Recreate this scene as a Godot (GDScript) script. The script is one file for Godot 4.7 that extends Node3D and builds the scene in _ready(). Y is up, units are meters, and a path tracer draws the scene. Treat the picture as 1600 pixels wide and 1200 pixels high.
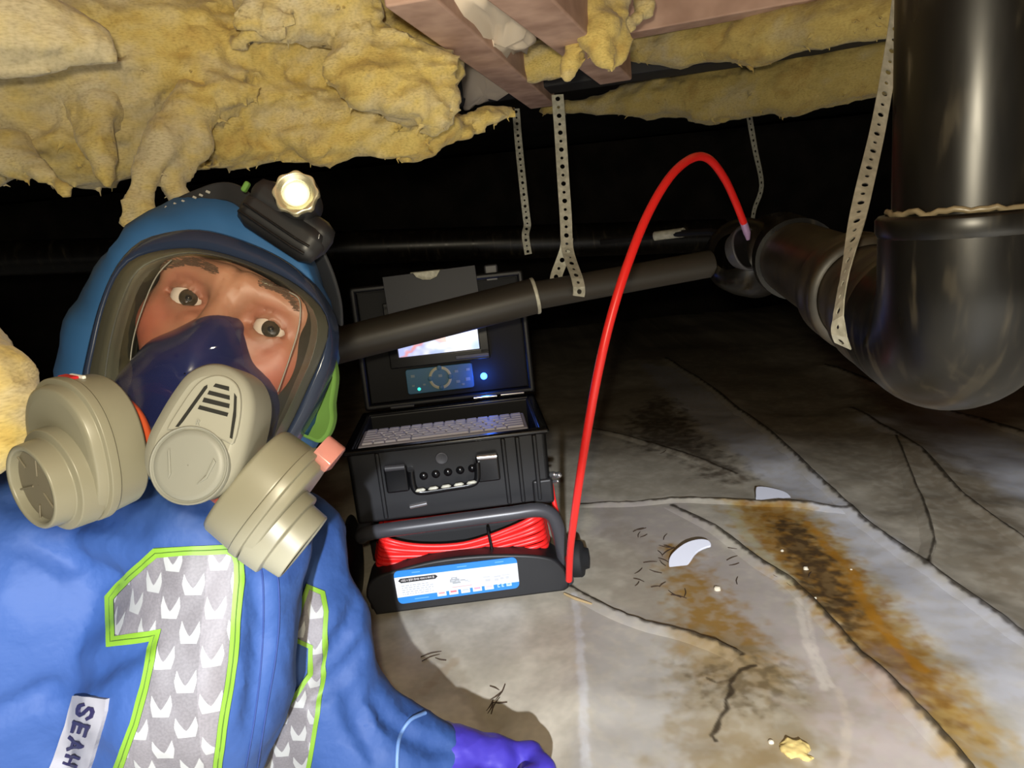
extends Node3D
# A crawl space seen from about knee height: camera, lights and exposure first, then the setting, then the things.

const F := 1128.0
var CO := Vector3(0, 0.65, 0)
var CB := Basis()
var M := {}
var DT := Transform3D()
var nz := FastNoiseLite.new()
var nf := FastNoiseLite.new()
var nr := FastNoiseLite.new()
var rng := RandomNumberGenerator.new()


# a point at a distance along a line of sight, used to lay things out at their real distances
func P(px: float, py: float, d: float) -> Vector3:
	return CO + CB * Vector3((px - 800.0) / F * d, (600.0 - py) / F * d, -d)


func sight(px: float, py: float) -> Vector3:
	return CB * Vector3((px - 800.0) / F, (600.0 - py) / F, -1.0)


func G(px: float, py: float, h := 0.0) -> Vector3:
	var r := sight(px, py)
	return CO + r * ((h - CO.y) / r.y)


class Geo:
	var v := PackedVector3Array()
	var n := PackedVector3Array()
	var uv := PackedVector2Array()
	var c := PackedColorArray()
	var i := PackedInt32Array()

	# rows of points joined by smooth quads; cap closes the ends
	func grid(rows: Array, closed := false, cap := 0, flip := false) -> Geo:
		var m: int = rows[0].size()
		var k: int = rows.size()
		var base := v.size()
		var mid := Vector3.ZERO
		for r in k:
			var row: PackedVector3Array = rows[r]
			for q in m:
				mid += row[q]
				v.append(row[q])
				uv.append(Vector2(float(q) / maxf(1.0, m - 1.0), float(r) / maxf(1.0, k - 1.0)))
		mid /= float(m * k)
		var acc := PackedVector3Array()
		acc.resize(m * k)
		var tri := PackedInt32Array()
		var w := m if closed else m - 1
		var total := 0.0
		for r in k - 1:
			for q in w:
				var a := r * m + q
				var b := r * m + (q + 1) % m
				var d := a + m
				var e := b + m
				for t in [[a, b, e], [a, e, d]]:
					var pa := v[base + t[0]]
					var x := (v[base + t[1]] - pa).cross(v[base + t[2]] - pa)
					total += x.dot(pa - mid)
					acc[t[0]] += x
					acc[t[1]] += x
					acc[t[2]] += x
					tri.append(t[0])
					tri.append(t[1])
					tri.append(t[2])
		var out := total > 0.0
		if flip:
			out = not out
		for q in m * k:
			n.append((acc[q] if out else -acc[q]).normalized())
		for t in range(0, tri.size(), 3):
			i.append(base + tri[t])
			if out:
				i.append(base + tri[t + 2])
				i.append(base + tri[t + 1])
			else:
				i.append(base + tri[t + 1])
				i.append(base + tri[t + 2])
		if cap & 1:
			fan(rows[0], mid)
		if cap & 2:
			fan(rows[k - 1], mid)
		return self

	# a flat face over a ring, turned away from a point
	func fan(ring: PackedVector3Array, away: Vector3) -> Geo:
		var mid := Vector3.ZERO
		for p in ring:
			mid += p
		mid /= float(ring.size())
		var nn := Vector3.ZERO
		for q in ring.size():
			nn += (ring[q] - mid).cross(ring[(q + 1) % ring.size()] - mid)
		nn = nn.normalized()
		var same := nn.dot(mid - away) >= 0.0
		var base := v.size()
		v.append(mid)
		uv.append(Vector2(0.5, 0.5))
		n.append(nn if same else -nn)
		for p in ring:
			v.append(p)
			uv.append(Vector2(0.5, 0.5))
			n.append(nn if same else -nn)
		for q in ring.size():
			var b := base + 1 + q
			var d := base + 1 + (q + 1) % ring.size()
			i.append(base)
			i.append(d if same else b)
			i.append(b if same else d)
		return self

	# a single triangle with given normal
	func tri(a: Vector3, b: Vector3, d: Vector3, nn: Vector3, ua := Vector2.ZERO, ub := Vector2.ZERO, ud := Vector2.ZERO) -> Geo:
		var base := v.size()
		var ok := (b - a).cross(d - a).dot(nn) < 0.0
		v.append(a)
		v.append(b if ok else d)
		v.append(d if ok else b)
		uv.append(ua)
		uv.append(ub if ok else ud)
		uv.append(ud if ok else ub)
		for q in 3:
			n.append(nn)
			i.append(base + q)
		return self

	func quad(a: Vector3, b: Vector3, d: Vector3, e: Vector3, nn: Vector3, u := Rect2(0, 0, 1, 1)) -> Geo:
		var u0 := u.position
		var u2 := u.end
		tri(a, b, d, nn, u0, Vector2(u2.x, u0.y), u2)
		tri(a, d, e, nn, u0, u2, Vector2(u0.x, u2.y))
		return self

	func tint(col: Color) -> Geo:
		while c.size() < v.size():
			c.append(col)
		return self

	func mesh() -> ArrayMesh:
		var a := []
		a.resize(Mesh.ARRAY_MAX)
		a[Mesh.ARRAY_VERTEX] = v
		a[Mesh.ARRAY_NORMAL] = n
		if uv.size() == v.size():
			a[Mesh.ARRAY_TEX_UV] = uv
		if c.size() == v.size():
			a[Mesh.ARRAY_COLOR] = c
		a[Mesh.ARRAY_INDEX] = i
		var am := ArrayMesh.new()
		am.add_surface_from_arrays(Mesh.PRIMITIVE_TRIANGLES, a)
		return am


# ---------- shapes
func ring(t: Transform3D, rx: float, ry: float, z: float, segs := 24) -> PackedVector3Array:
	var o := PackedVector3Array()
	for q in segs:
		var a := TAU * q / segs
		o.append(t * Vector3(cos(a) * rx, sin(a) * ry, z))
	return o


# profile of [radius, z] turned round the z axis of t
func lathe(g: Geo, t: Transform3D, prof: Array, segs := 28, cap := 0) -> Geo:
	var rows := []
	for p in prof:
		rows.append(ring(t, maxf(p[0], 0.00002), maxf(p[0], 0.00002), p[1], segs))
	return g.grid(rows, true, cap)


func frame(at: Vector3, z: Vector3, up := Vector3.UP) -> Transform3D:
	var zz := z.normalized()
	if absf(zz.dot(up.normalized())) > 0.98:
		up = Vector3.RIGHT
	var x := up.cross(zz).normalized()
	return Transform3D(Basis(x, zz.cross(x), zz), at)


func smooth_path(pts: Array, per := 8) -> PackedVector3Array:
	var o := PackedVector3Array()
	for q in pts.size() - 1:
		var p0: Vector3 = pts[maxi(q - 1, 0)]
		var p1: Vector3 = pts[q]
		var p2: Vector3 = pts[q + 1]
		var p3: Vector3 = pts[mini(q + 2, pts.size() - 1)]
		for s in per:
			o.append(p1.cubic_interpolate(p2, p0, p3, float(s) / per))
	o.append(pts[pts.size() - 1])
	return o


func closed_path(pts: Array, per := 4) -> PackedVector3Array:
	var o := PackedVector3Array()
	var k := pts.size()
	for q in k:
		for s in per:
			o.append(pts[q].cubic_interpolate(pts[(q + 1) % k], pts[(q + k - 1) % k], pts[(q + 2) % k], float(s) / per))
	return o


func closed2(pts: Array, per := 4) -> PackedVector2Array:
	var o := PackedVector2Array()
	var k := pts.size()
	for q in k:
		for s in per:
			o.append(pts[q].cubic_interpolate(pts[(q + 1) % k], pts[(q + k - 1) % k], pts[(q + 2) % k], float(s) / per))
	return o


func along(a: Array, t: float) -> float:
	if a.size() == 1:
		return a[0]
	var x := clampf(t, 0, 1) * (a.size() - 1)
	var q := mini(int(x), a.size() - 2)
	return lerpf(a[q], a[q + 1], x - q)


func tube(g: Geo, path: PackedVector3Array, radii: Array, segs := 12, cap := 3, closed := false) -> Geo:
	var rows := []
	var k := path.size()
	var prev := Vector3.ZERO
	for q in k:
		var d: Vector3
		if closed:
			d = path[(q + 1) % k] - path[(q + k - 1) % k]
		else:
			d = path[mini(q + 1, k - 1)] - path[maxi(q - 1, 0)]
		d = d.normalized()
		var x: Vector3
		if q == 0:
			x = (Vector3.UP if absf(d.y) < 0.9 else Vector3.RIGHT).cross(d).normalized()
		else:
			x = (prev - d * prev.dot(d)).normalized()
		prev = x
		var y := d.cross(x)
		var r := along(radii, float(q) / maxf(1, k - 1))
		var row := PackedVector3Array()
		for s in segs:
			var a := TAU * s / segs
			row.append(path[q] + (x * cos(a) + y * sin(a)) * r)
		rows.append(row)
	if closed:
		rows.append(rows[0])
	return g.grid(rows, true, 0 if closed else cap)


# a box with rounded edges
func rbox(g: Geo, t: Transform3D, size: Vector3, b: float) -> Geo:
	var h := size * 0.5
	b = minf(b, minf(h.x, minf(h.y, h.z)) * 0.98)
	var inn := h - Vector3(b, b, b)
	for axis in 3:
		for s in [-1.0, 1.0]:
			var u := (axis + 1) % 3
			var w := (axis + 2) % 3
			var base := g.v.size()
			for r in 4:
				for q in 4:
					var p := Vector3.ZERO
					p[axis] = h[axis] * s
					p[u] = [-h[u], -inn[u], inn[u], h[u]][q]
					p[w] = [-h[w], -inn[w], inn[w], h[w]][r]
					var core := p.clamp(-inn, inn)
					var d := (p - core).normalized()
					g.v.append(t * (core + d * b))
					g.n.append((t.basis * d).normalized())
					g.uv.append(Vector2(q / 3.0, r / 3.0))
			for r in 3:
				for q in 3:
					var a := base + r * 4 + q
					var quad := [a, a + 1, a + 5, a + 4]
					if s > 0:
						quad = [a, a + 4, a + 5, a + 1]
					for z in [quad[0], quad[1], quad[2], quad[0], quad[2], quad[3]]:
						g.i.append(z)
	return g


func box(g: Geo, lo: Vector3, hi: Vector3, b := 0.002, t := Transform3D()) -> Geo:
	return rbox(g, t * Transform3D(Basis(), (lo + hi) * 0.5), (hi - lo).abs(), b)


func inset(poly: PackedVector2Array, by: float) -> PackedVector2Array:
	var o := PackedVector2Array()
	var k := poly.size()
	var turn := 1.0 if Geometry2D.is_polygon_clockwise(poly) else -1.0
	for q in k:
		var a := (poly[q] - poly[(q + k - 1) % k]).normalized()
		var b := (poly[(q + 1) % k] - poly[q]).normalized()
		var na := Vector2(a.y, -a.x) * turn
		var nb := Vector2(b.y, -b.x) * turn
		var m := (na + nb).normalized()
		o.append(poly[q] + m * by / maxf(0.5, m.dot(na)))
	return o


# a polygon in the xy plane of t pushed out from z0 to z1, with the front edge rounded by bevel
func prism(g: Geo, t: Transform3D, poly: PackedVector2Array, z0: float, z1: float, bevel := 0.0, round := true) -> Geo:
	var steps := [[0.0, z0], [0.0, z1 - bevel]]
	if bevel > 0:
		steps = [[0.0, z0], [0.0, z1 - bevel], [bevel * 0.3, z1 - bevel * 0.3], [bevel, z1]]
	var rows := []
	var top := poly
	for s in steps:
		var p := poly if s[0] == 0.0 else inset(poly, s[0])
		top = p
		var row := PackedVector3Array()
		for q in p:
			row.append(t * Vector3(q.x, q.y, s[1]))
		rows.append(row)
	if round:
		g.grid(rows, true)
	else:
		var mid := Vector3.ZERO
		for q in rows[0]:
			mid += q
		mid /= rows[0].size()
		for r in rows.size() - 1:
			for q in poly.size():
				var e := (q + 1) % poly.size()
				var x: Vector3 = (rows[r][e] - rows[r][q]).cross(rows[r + 1][q] - rows[r][q]).normalized()
				var cen: Vector3 = (rows[r][q] + rows[r][e]) * 0.5 - mid
				g.quad(rows[r][q], rows[r][e], rows[r + 1][e], rows[r + 1][q], x if x.dot(cen) > 0 else -x)
	for side in [[rows[rows.size() - 1], top, 1.0], [rows[0], poly, -1.0]]:
		var ids := Geometry2D.triangulate_polygon(side[1])
		var nn: Vector3 = (t.basis.z * side[2] * signf(z1 - z0)).normalized()
		for q in range(0, ids.size(), 3):
			g.tri(side[0][ids[q]], side[0][ids[q + 1]], side[0][ids[q + 2]], nn, side[1][ids[q]], side[1][ids[q + 1]], side[1][ids[q + 2]])
	return g


# a band of steel with holes, along points with a facing direction at each
func strap(g: Geo, pts: PackedVector3Array, face: Array, width: float, pitch: float) -> Geo:
	var total := 0.0
	var cum := PackedFloat32Array([0.0])
	for q in pts.size() - 1:
		total += pts[q].distance_to(pts[q + 1])
		cum.append(total)
	var cells := int(total / pitch)
	var at := func(s: float) -> Array:
		var q := 0
		while q < pts.size() - 2 and cum[q + 1] < s:
			q += 1
		var f := (s - cum[q]) / maxf(1e-6, cum[q + 1] - cum[q])
		var p := pts[q].lerp(pts[q + 1], f)
		var d := (pts[mini(q + 2, pts.size() - 1)] - pts[maxi(q - 1, 0)]).normalized()
		var fx := s / total * (face.size() - 1)
		var fq := mini(int(fx), face.size() - 2)
		var nn: Vector3 = face[fq].lerp(face[fq + 1], clampf(fx - fq, 0, 1))
		nn = (nn - d * nn.dot(d)).normalized()
		return [p, d.cross(nn), nn]
	for k in cells:
		var big := k % 2 == 0
		var r := width * (0.2 if big else 0.13)
		var m := 16
		var outer := []
		var inner := []
		for q in m:
			var a := TAU * q / m + TAU / 16 * 0
			var dir := Vector2(cos(a), sin(a))
			var sc := minf(width * 0.5 / maxf(1e-6, absf(dir.x)), pitch * 0.5 / maxf(1e-6, absf(dir.y)))
			outer.append(dir * sc)
			inner.append(dir * r)
		# corners need points of their own
		var put := func(p2: Vector2, side: float) -> Vector3:
			var f: Array = at.call((k + 0.5) * pitch + p2.y)
			return f[0] + f[1] * p2.x + f[2] * side
		var mid: Array = at.call((k + 0.5) * pitch)
		for side in [0.0006, -0.0006]:
			for q in m:
				var e := (q + 1) % m
				var o0: Vector2 = outer[q]
				var o1: Vector2 = outer[e]
				var nn: Vector3 = mid[2] * signf(side)
				var a: Vector3 = put.call(o0, side)
				var b: Vector3 = put.call(o1, side)
				g.quad(put.call(inner[q], side), a, b, put.call(inner[e], side), nn)
				if absf(o0.x - o1.x) > 1e-6 and absf(o0.y - o1.y) > 1e-6:
					var cn := Vector2(signf(o0.x + o1.x) * width * 0.5, signf(o0.y + o1.y) * pitch * 0.5)
					g.tri(a, put.call(cn, side), b, nn)
		for q in m:
			var e := (q + 1) % m
			var nin: Vector3 = -(mid[1] * inner[q].x + (mid[2].cross(mid[1])) * 0.0).normalized()
			g.quad(put.call(inner[q], 0.0006), put.call(inner[e], 0.0006), put.call(inner[e], -0.0006), put.call(inner[q], -0.0006), nin if nin.length() > 0.1 else mid[2])
		for s in [-0.5, 0.5]:
			g.quad(put.call(Vector2(s * width, -pitch * 0.5), 0.0006), put.call(Vector2(s * width, pitch * 0.5), 0.0006), put.call(Vector2(s * width, pitch * 0.5), -0.0006), put.call(Vector2(s * width, -pitch * 0.5), -0.0006), mid[1] * signf(s))
	return g


# ---------- distance fields meshed with surface nets
func smin(a: float, b: float, k: float) -> float:
	var h := maxf(k - absf(a - b), 0.0) / k
	return minf(a, b) - h * h * k * 0.25


func cap(p: Vector3, a: Vector3, b: Vector3, ra: float, rb: float) -> float:
	var ba := b - a
	var t := clampf((p - a).dot(ba) / maxf(1e-9, ba.length_squared()), 0.0, 1.0)
	return p.distance_to(a + ba * t) - lerpf(ra, rb, t)


func caps(p: Vector3, list: Array, k: float) -> float:
	var d := 10.0
	for q in list:
		d = smin(d, cap(p, q[0], q[1], q[2], q[3]), k)
	return d


func nets(g: Geo, f: Callable, lo: Vector3, hi: Vector3, cell: float, slack := 0.01, color = null) -> Geo:
	const B := 5
	var bx := int(ceil((hi.x - lo.x) / cell / B))
	var by := int(ceil((hi.y - lo.y) / cell / B))
	var bz := int(ceil((hi.z - lo.z) / cell / B))
	var sx := bx * B + 1
	var sy := by * B + 1
	var sz := bz * B + 1
	var sxy := sx * sy
	var val := PackedFloat32Array()
	val.resize(sxy * sz)
	val.fill(1e9)
	var ids := PackedInt32Array()
	ids.resize(sxy * sz)
	ids.fill(-1)
	var half := cell * B * 0.5
	var reach := half * 1.7321 + slack
	var active := []
	for z in bz:
		for y in by:
			for x in bx:
				var cen := lo + Vector3(x, y, z) * (cell * B) + Vector3(half, half, half)
				if absf(f.call(cen)) < reach:
					active.append([x * B, y * B, z * B])
	for a in active:
		for z in range(a[2], a[2] + B + 1):
			for y in range(a[1], a[1] + B + 1):
				var row: int = z * sxy + y * sx
				for x in range(a[0], a[0] + B + 1):
					if val[row + x] > 1e8:
						val[row + x] = f.call(lo + Vector3(x, y, z) * cell)
	var base := g.v.size()
	var corner := [0, 1, sx, sx + 1, sxy, sxy + 1, sxy + sx, sxy + sx + 1]
	var cpos := [Vector3(0, 0, 0), Vector3(1, 0, 0), Vector3(0, 1, 0), Vector3(1, 1, 0), Vector3(0, 0, 1), Vector3(1, 0, 1), Vector3(0, 1, 1), Vector3(1, 1, 1)]
	var edges := [[0, 1], [2, 3], [4, 5], [6, 7], [0, 2], [1, 3], [4, 6], [5, 7], [0, 4], [1, 5], [2, 6], [3, 7]]
	var cells := PackedInt32Array()
	for a in active:
		for z in range(a[2], a[2] + B):
			for y in range(a[1], a[1] + B):
				for x in range(a[0], a[0] + B):
					var o: int = z * sxy + y * sx + x
					var neg := 0
					for q in 8:
						if val[o + corner[q]] < 0.0:
							neg += 1
					if neg == 0 or neg == 8:
						continue
					var sum := Vector3.ZERO
					var cnt := 0
					for e in edges:
						var v0 := val[o + corner[e[0]]]
						var v1 := val[o + corner[e[1]]]
						if (v0 < 0.0) != (v1 < 0.0):
							sum += cpos[e[0]].lerp(cpos[e[1]], v0 / (v0 - v1))
							cnt += 1
					ids[o] = g.v.size()
					g.v.append(lo + (Vector3(x, y, z) + sum / cnt) * cell)
					cells.append(o)
					g.uv.append(Vector2.ZERO)
	var acc := PackedVector3Array()
	acc.resize(g.v.size() - base)
	var step := [1, sx, sxy]
	for o in cells:
		for ax in 3:
			var v0 := val[o]
			var v1 := val[o + step[ax]]
			if (v0 < 0.0) == (v1 < 0.0):
				continue
			var s1: int = step[(ax + 1) % 3]
			var s2: int = step[(ax + 2) % 3]
			if o - s1 - s2 < 0:
				continue
			var a := ids[o]
			var b := ids[o - s1]
			var d := ids[o - s1 - s2]
			var e := ids[o - s2]
			if a < 0 or b < 0 or d < 0 or e < 0:
				continue
			var t := [a, b, d, a, d, e] if v0 < 0.0 else [a, d, b, a, e, d]
			for q in range(0, 6, 3):
				var x := (g.v[t[q + 1]] - g.v[t[q]]).cross(g.v[t[q + 2]] - g.v[t[q]])
				acc[t[q] - base] += x
				acc[t[q + 1] - base] += x
				acc[t[q + 2] - base] += x
				g.i.append(t[q])
				g.i.append(t[q + 2])
				g.i.append(t[q + 1])
	for q in acc.size():
		g.n.append(acc[q].normalized())
	if color != null:
		for q in acc.size():
			g.c.append(color.call(g.v[base + q], g.n[base + q]))
	return g


# ---------- nodes
var used := {}


func numbered(called: String, under := "") -> String:
	var k: int = used.get(under + called, 0)
	used[under + called] = k + 1
	return called if k == 0 else "%s_%03d" % [called, k]


func tag(o: Node, label: String, category: String, group := "") -> Node:
	o.set_meta("label", label)
	o.set_meta("category", category)
	if group:
		o.set_meta("group", group)
	return o


func thing(called: String, label: String, category: String, at: Vector3, group := "", basis := Basis()) -> Node3D:
	var o := Node3D.new()
	o.name = numbered(called)
	add_child(o)
	o.transform = Transform3D(basis, at)
	tag(o, label, category, group)
	return o


# commits a shape given in the world (or, with own, in the parent's axes) as one mesh
func obj(called: String, g: Geo, m: Material, parent: Node3D = null, own := false, label := "") -> MeshInstance3D:
	var o := MeshInstance3D.new()
	var root: bool = parent == null
	o.name = numbered(called) if root else numbered(called, str(parent.get_instance_id()))
	if root and not own:
		var lo := Vector3(1e9, 1e9, 1e9)
		var hi := -lo
		for p in g.v:
			lo = lo.min(p)
			hi = hi.max(p)
		var at := Vector3((lo.x + hi.x) / 2, lo.y, (lo.z + hi.z) / 2)
		for q in g.v.size():
			g.v[q] -= at
		o.position = at
	o.mesh = g.mesh()
	o.material_override = m
	(self if root else parent).add_child(o, true)
	if not root and not own:
		o.global_transform = Transform3D()
	if label:
		o.set_meta("label", label)
	return o


func struct(called: String, g: Geo, m: Material) -> MeshInstance3D:
	var o := obj(called, g, m)
	o.set_meta("kind", "structure")
	return o


func srgb(r: float, g: float, b: float, a := 1.0) -> Color:
	return Color(r / 255.0, g / 255.0, b / 255.0, a)


func lin(r: float, g: float, b: float) -> Color:
	return srgb(r, g, b).srgb_to_linear()


func mat(called: String, col: Color, rough := 0.6, metal := 0.0) -> StandardMaterial3D:
	var m := StandardMaterial3D.new()
	m.resource_name = called
	m.albedo_color = col
	m.roughness = rough
	m.metallic = metal
	M[called] = m
	return m


func noise_tex(seed_: int, freq: float, ramp: Array, size := 256, normal := false, bump := 6.0, oct := 4) -> NoiseTexture2D:
	var t := NoiseTexture2D.new()
	var f := FastNoiseLite.new()
	f.seed = seed_
	f.frequency = freq
	f.fractal_octaves = oct
	f.noise_type = FastNoiseLite.TYPE_SIMPLEX_SMOOTH
	t.noise = f
	t.width = size
	t.height = size
	t.seamless = true
	if normal:
		t.as_normal_map = true
		t.bump_strength = bump
	if ramp.size() > 0:
		var g := Gradient.new()
		g.offsets = PackedFloat32Array()
		var cols := PackedColorArray()
		var offs := PackedFloat32Array()
		for q in ramp.size():
			cols.append(ramp[q])
			offs.append(float(q) / (ramp.size() - 1))
		g.offsets = offs
		g.colors = cols
		t.color_ramp = g
	return t


func tri_map(m: StandardMaterial3D, scale: float) -> void:
	m.uv1_triplanar = true
	m.uv1_world_triplanar = true
	m.uv1_scale = Vector3(scale, scale, scale)


# ---------- the scene
func _ready() -> void:
	# camera
	CB = Basis.from_euler(Vector3(deg_to_rad(-13.0), 0, deg_to_rad(-6.0)))
	var cam := Camera3D.new()
	cam.name = "camera"
	cam.fov = rad_to_deg(2.0 * atan(600.0 / F))
	cam.near = 0.02
	cam.far = 50.0
	add_child(cam)
	cam.transform = Transform3D(CB, CO)
	cam.current = true
	# air and exposure
	var env := Environment.new()
	env.background_mode = Environment.BG_COLOR
	env.background_color = Color.BLACK
	env.ambient_light_source = Environment.AMBIENT_SOURCE_DISABLED
	env.tonemap_mode = Environment.TONE_MAPPER_LINEAR
	env.tonemap_exposure = 1.0
	env.sdfgi_enabled = true
	env.ssao_enabled = true
	env.ssil_enabled = true
	var we := WorldEnvironment.new()
	we.name = "air"
	we.environment = env
	add_child(we)
	# the cool work lamp held low beside the camera, shining downwards: nothing above its rim is lit by it
	var key := SpotLight3D.new()
	key.name = "work_light"
	key.light_color = srgb(238, 244, 255)
	key.light_energy = 5.8
	key.light_size = 0.012
	key.spot_angle = 88.5
	key.spot_angle_attenuation = 0.06
	key.spot_range = 12.0
	key.spot_attenuation = 2.0
	key.shadow_enabled = true
	add_child(key)
	key.transform = Transform3D(CB * Basis(Vector3(1, 0, 0), Vector3(0, 0, -1), Vector3(0, 1, 0)), CO + CB * Vector3(0.015, -0.041, 0.7))
	# the small warm lamp at the camera
	var fill := OmniLight3D.new()
	fill.name = "phone_light"
	fill.light_color = srgb(255, 242, 212)
	fill.light_energy = 0.45
	fill.light_size = 0.014
	fill.omni_range = 12.0
	fill.omni_attenuation = 2.0
	fill.shadow_enabled = true
	add_child(fill)
	fill.position = CO + CB * Vector3(-0.02, 0.035, 0.02)

	rng.seed = 7
	nz.seed = 3
	nz.frequency = 1.0
	nz.fractal_octaves = 3
	nf.seed = 11
	nf.frequency = 1.0
	nf.fractal_octaves = 2
	nr.seed = 5
	nr.frequency = 1.0
	nr.fractal_type = FastNoiseLite.FRACTAL_RIDGED
	nr.fractal_octaves = 3
	materials()
	build_shell()
	build_ceiling()
	build_pipes()
	build_straps()
	build_device()
	build_insulation()
	build_person()
	build_mask()
	build_headlamp()
	build_litter()


func materials() -> void:
	mat("soil", srgb(52, 46, 40), 0.95)
	M.soil.albedo_texture = noise_tex(4, 0.02, [Color(0.5, 0.5, 0.5), Color(1, 1, 1)])
	tri_map(M.soil, 0.8)
	mat("subfloor_wood", srgb(150, 112, 82), 0.85)
	mat("pink_wood", srgb(214, 180, 162), 0.8)
	for w in ["subfloor_wood", "pink_wood"]:
		M[w].albedo_texture = noise_tex(9, 0.03, [Color(0.72, 0.68, 0.66), Color(1, 1, 1)])
		tri_map(M[w], 1.7)
	mat("gap_shade", srgb(30, 30, 34), 0.75)
	mat("kraft", srgb(214, 200, 180), 0.8)
	mat("abs_black", srgb(66, 62, 55), 0.34)
	M.abs_black.metallic_specular = 0.42
	M.abs_black.albedo_texture = noise_tex(21, 0.02, [Color(0.26, 0.26, 0.27), Color(0.28, 0.28, 0.28), Color(0.3, 0.3, 0.29), Color(0.34, 0.33, 0.32), Color(0.4, 0.39, 0.36), Color(0.9, 0.87, 0.8), Color(1, 0.98, 0.9)], 512)
	M.abs_black.roughness_texture = noise_tex(22, 0.02, [Color(0.65, 0.65, 0.65), Color(1, 1, 1), Color(1, 1, 1)], 512)
	tri_map(M.abs_black, 2.5)
	M.abs_black.uv1_scale = Vector3(4.0, 0.7, 4.0)
	mat("abs_dusty", srgb(74, 66, 52), 0.42)
	M.abs_dusty.albedo_texture = noise_tex(23, 0.015, [Color(0.45, 0.45, 0.45), Color(0.75, 0.75, 0.75), Color(1, 0.97, 0.9)], 512)
	tri_map(M.abs_dusty, 3.0)
	mat("abs_branch", srgb(50, 46, 40), 0.45)
	mat("grey_frame", srgb(62, 62, 66), 0.35)
	mat("pad_mark", srgb(150, 168, 172), 0.6)
	mat("glue", srgb(122, 110, 86), 0.35)
	mat("mouth_shade", srgb(10, 10, 10), 0.6)
	mat("steel", srgb(222, 220, 204), 0.5, 0.2)
	M.steel.albedo_texture = noise_tex(31, 0.05, [Color(0.72, 0.72, 0.7), Color(1, 1, 1)])
	tri_map(M.steel, 6.0)
	mat("chrome", srgb(225, 225, 228), 0.18, 0.9)
	mat("black_plastic", srgb(26, 26, 28), 0.45)
	mat("black_gloss", srgb(18, 18, 20), 0.22)
	mat("black_matte", srgb(24, 24, 25), 0.75)
	mat("grey_plastic", srgb(72, 72, 76), 0.4)
	mat("key_white", srgb(232, 230, 244), 0.5)
	mat("keyboard_body", srgb(176, 174, 190), 0.5)
	mat("visor_panel", srgb(34, 36, 46), 0.5)
	mat("teal_pad", srgb(58, 116, 150), 0.45)
	mat("pad_print", srgb(212, 206, 168), 0.6)
	mat("red_cable", srgb(240, 42, 38), 0.35)
	mat("red_coil", srgb(235, 40, 38), 0.4)
	mat("violet_tip", srgb(205, 170, 220), 0.25, 0.3)
	mat("beige_plastic", srgb(126, 123, 106), 0.38)
	mat("beige_grille", srgb(104, 98, 82), 0.55)
	mat("grey_cover", srgb(140, 139, 128), 0.45)
	mat("grey_disc", srgb(128, 129, 122), 0.5)
	mat("slot_shade", srgb(14, 14, 10), 0.8)
	mat("orange_gasket", srgb(196, 84, 48), 0.45)
	mat("red_mark", srgb(190, 30, 40), 0.4)
	mat("white_mark", srgb(225, 225, 220), 0.5)
	mat("navy_rubber", srgb(24, 30, 74), 0.24)
	mat("seal_rubber", srgb(92, 92, 80), 0.33)
	mat("seal_shaded", srgb(46, 46, 38), 0.45)
	mat("lens_band", srgb(40, 50, 72), 0.2)
	M.lens_band.metallic_specular = 0.5
	mat("clear_edge", srgb(120, 118, 108), 0.3)
	var pane := mat("visor_pane", Color(0.9, 0.92, 0.9, 0.006), 0.03)
	pane.transparency = BaseMaterial3D.TRANSPARENCY_ALPHA
	pane.metallic_specular = 0.35
	var tab := mat("red_clear", srgb(224, 150, 140, 0.55), 0.1)
	tab.transparency = BaseMaterial3D.TRANSPARENCY_ALPHA
	mat("skin", Color.WHITE, 0.52)
	M.skin.vertex_color_use_as_albedo = true
	M.skin.subsurf_scatter_enabled = true
	M.skin.subsurf_scatter_strength = 0.1
	mat("brow_hair", srgb(84, 62, 46), 0.8)
	mat("eye_white", srgb(196, 182, 168), 0.12)
	mat("iris", srgb(46, 38, 26), 0.1)
	mat("pupil", srgb(8, 8, 8), 0.06)
	mat("jacket_blue", srgb(34, 65, 118), 0.7)
	M.jacket_blue.normal_enabled = true
	M.jacket_blue.normal_texture = noise_tex(41, 0.03, [], 256, true, 4.0)
	M.jacket_blue.normal_scale = 0.35
	tri_map(M.jacket_blue, 6.0)
	mat("hood_blue", srgb(38, 88, 138), 0.75)
	mat("lining_green", srgb(86, 126, 50), 0.8)
	mat("lime", srgb(100, 136, 30), 0.6)
	mat("lime_dark", srgb(60, 90, 14), 0.7)
	mat("cord_blue", srgb(90, 120, 165), 0.5)
	mat("thread", srgb(28, 50, 104), 0.8)
	mat("patch_white", srgb(136, 134, 138), 0.7)
	mat("letter_navy", srgb(26, 22, 60), 0.6)
	mat("glove_violet", srgb(60, 50, 154), 0.45)
	mat("strap_black", srgb(30, 31, 34), 0.7)
	mat("strap_print", srgb(150, 148, 140), 0.6)
	mat("lamp_silver", srgb(214, 204, 170), 0.25, 0.75)
	var lens := mat("lamp_lens", srgb(214, 220, 190), 0.15)
	lens.emission_enabled = true
	lens.emission = srgb(226, 232, 196)
	lens.emission_energy_multiplier = 0.3
	var led := mat("blue_led", srgb(160, 200, 255), 0.2)
	led.emission_enabled = true
	led.emission = srgb(60, 120, 255)
	led.emission_energy_multiplier = 6.0
	var cy := mat("cyan_led", srgb(120, 240, 230), 0.2)
	cy.emission_enabled = true
	cy.emission = srgb(60, 220, 200)
	cy.emission_energy_multiplier = 1.2
	# glass wool: yellow with paler and browner clouds, drawn by vertex colours and a fibrous relief
	var w := mat("glass_wool", Color.WHITE, 0.95)
	w.vertex_color_use_as_albedo = true
	w.normal_enabled = true
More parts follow.
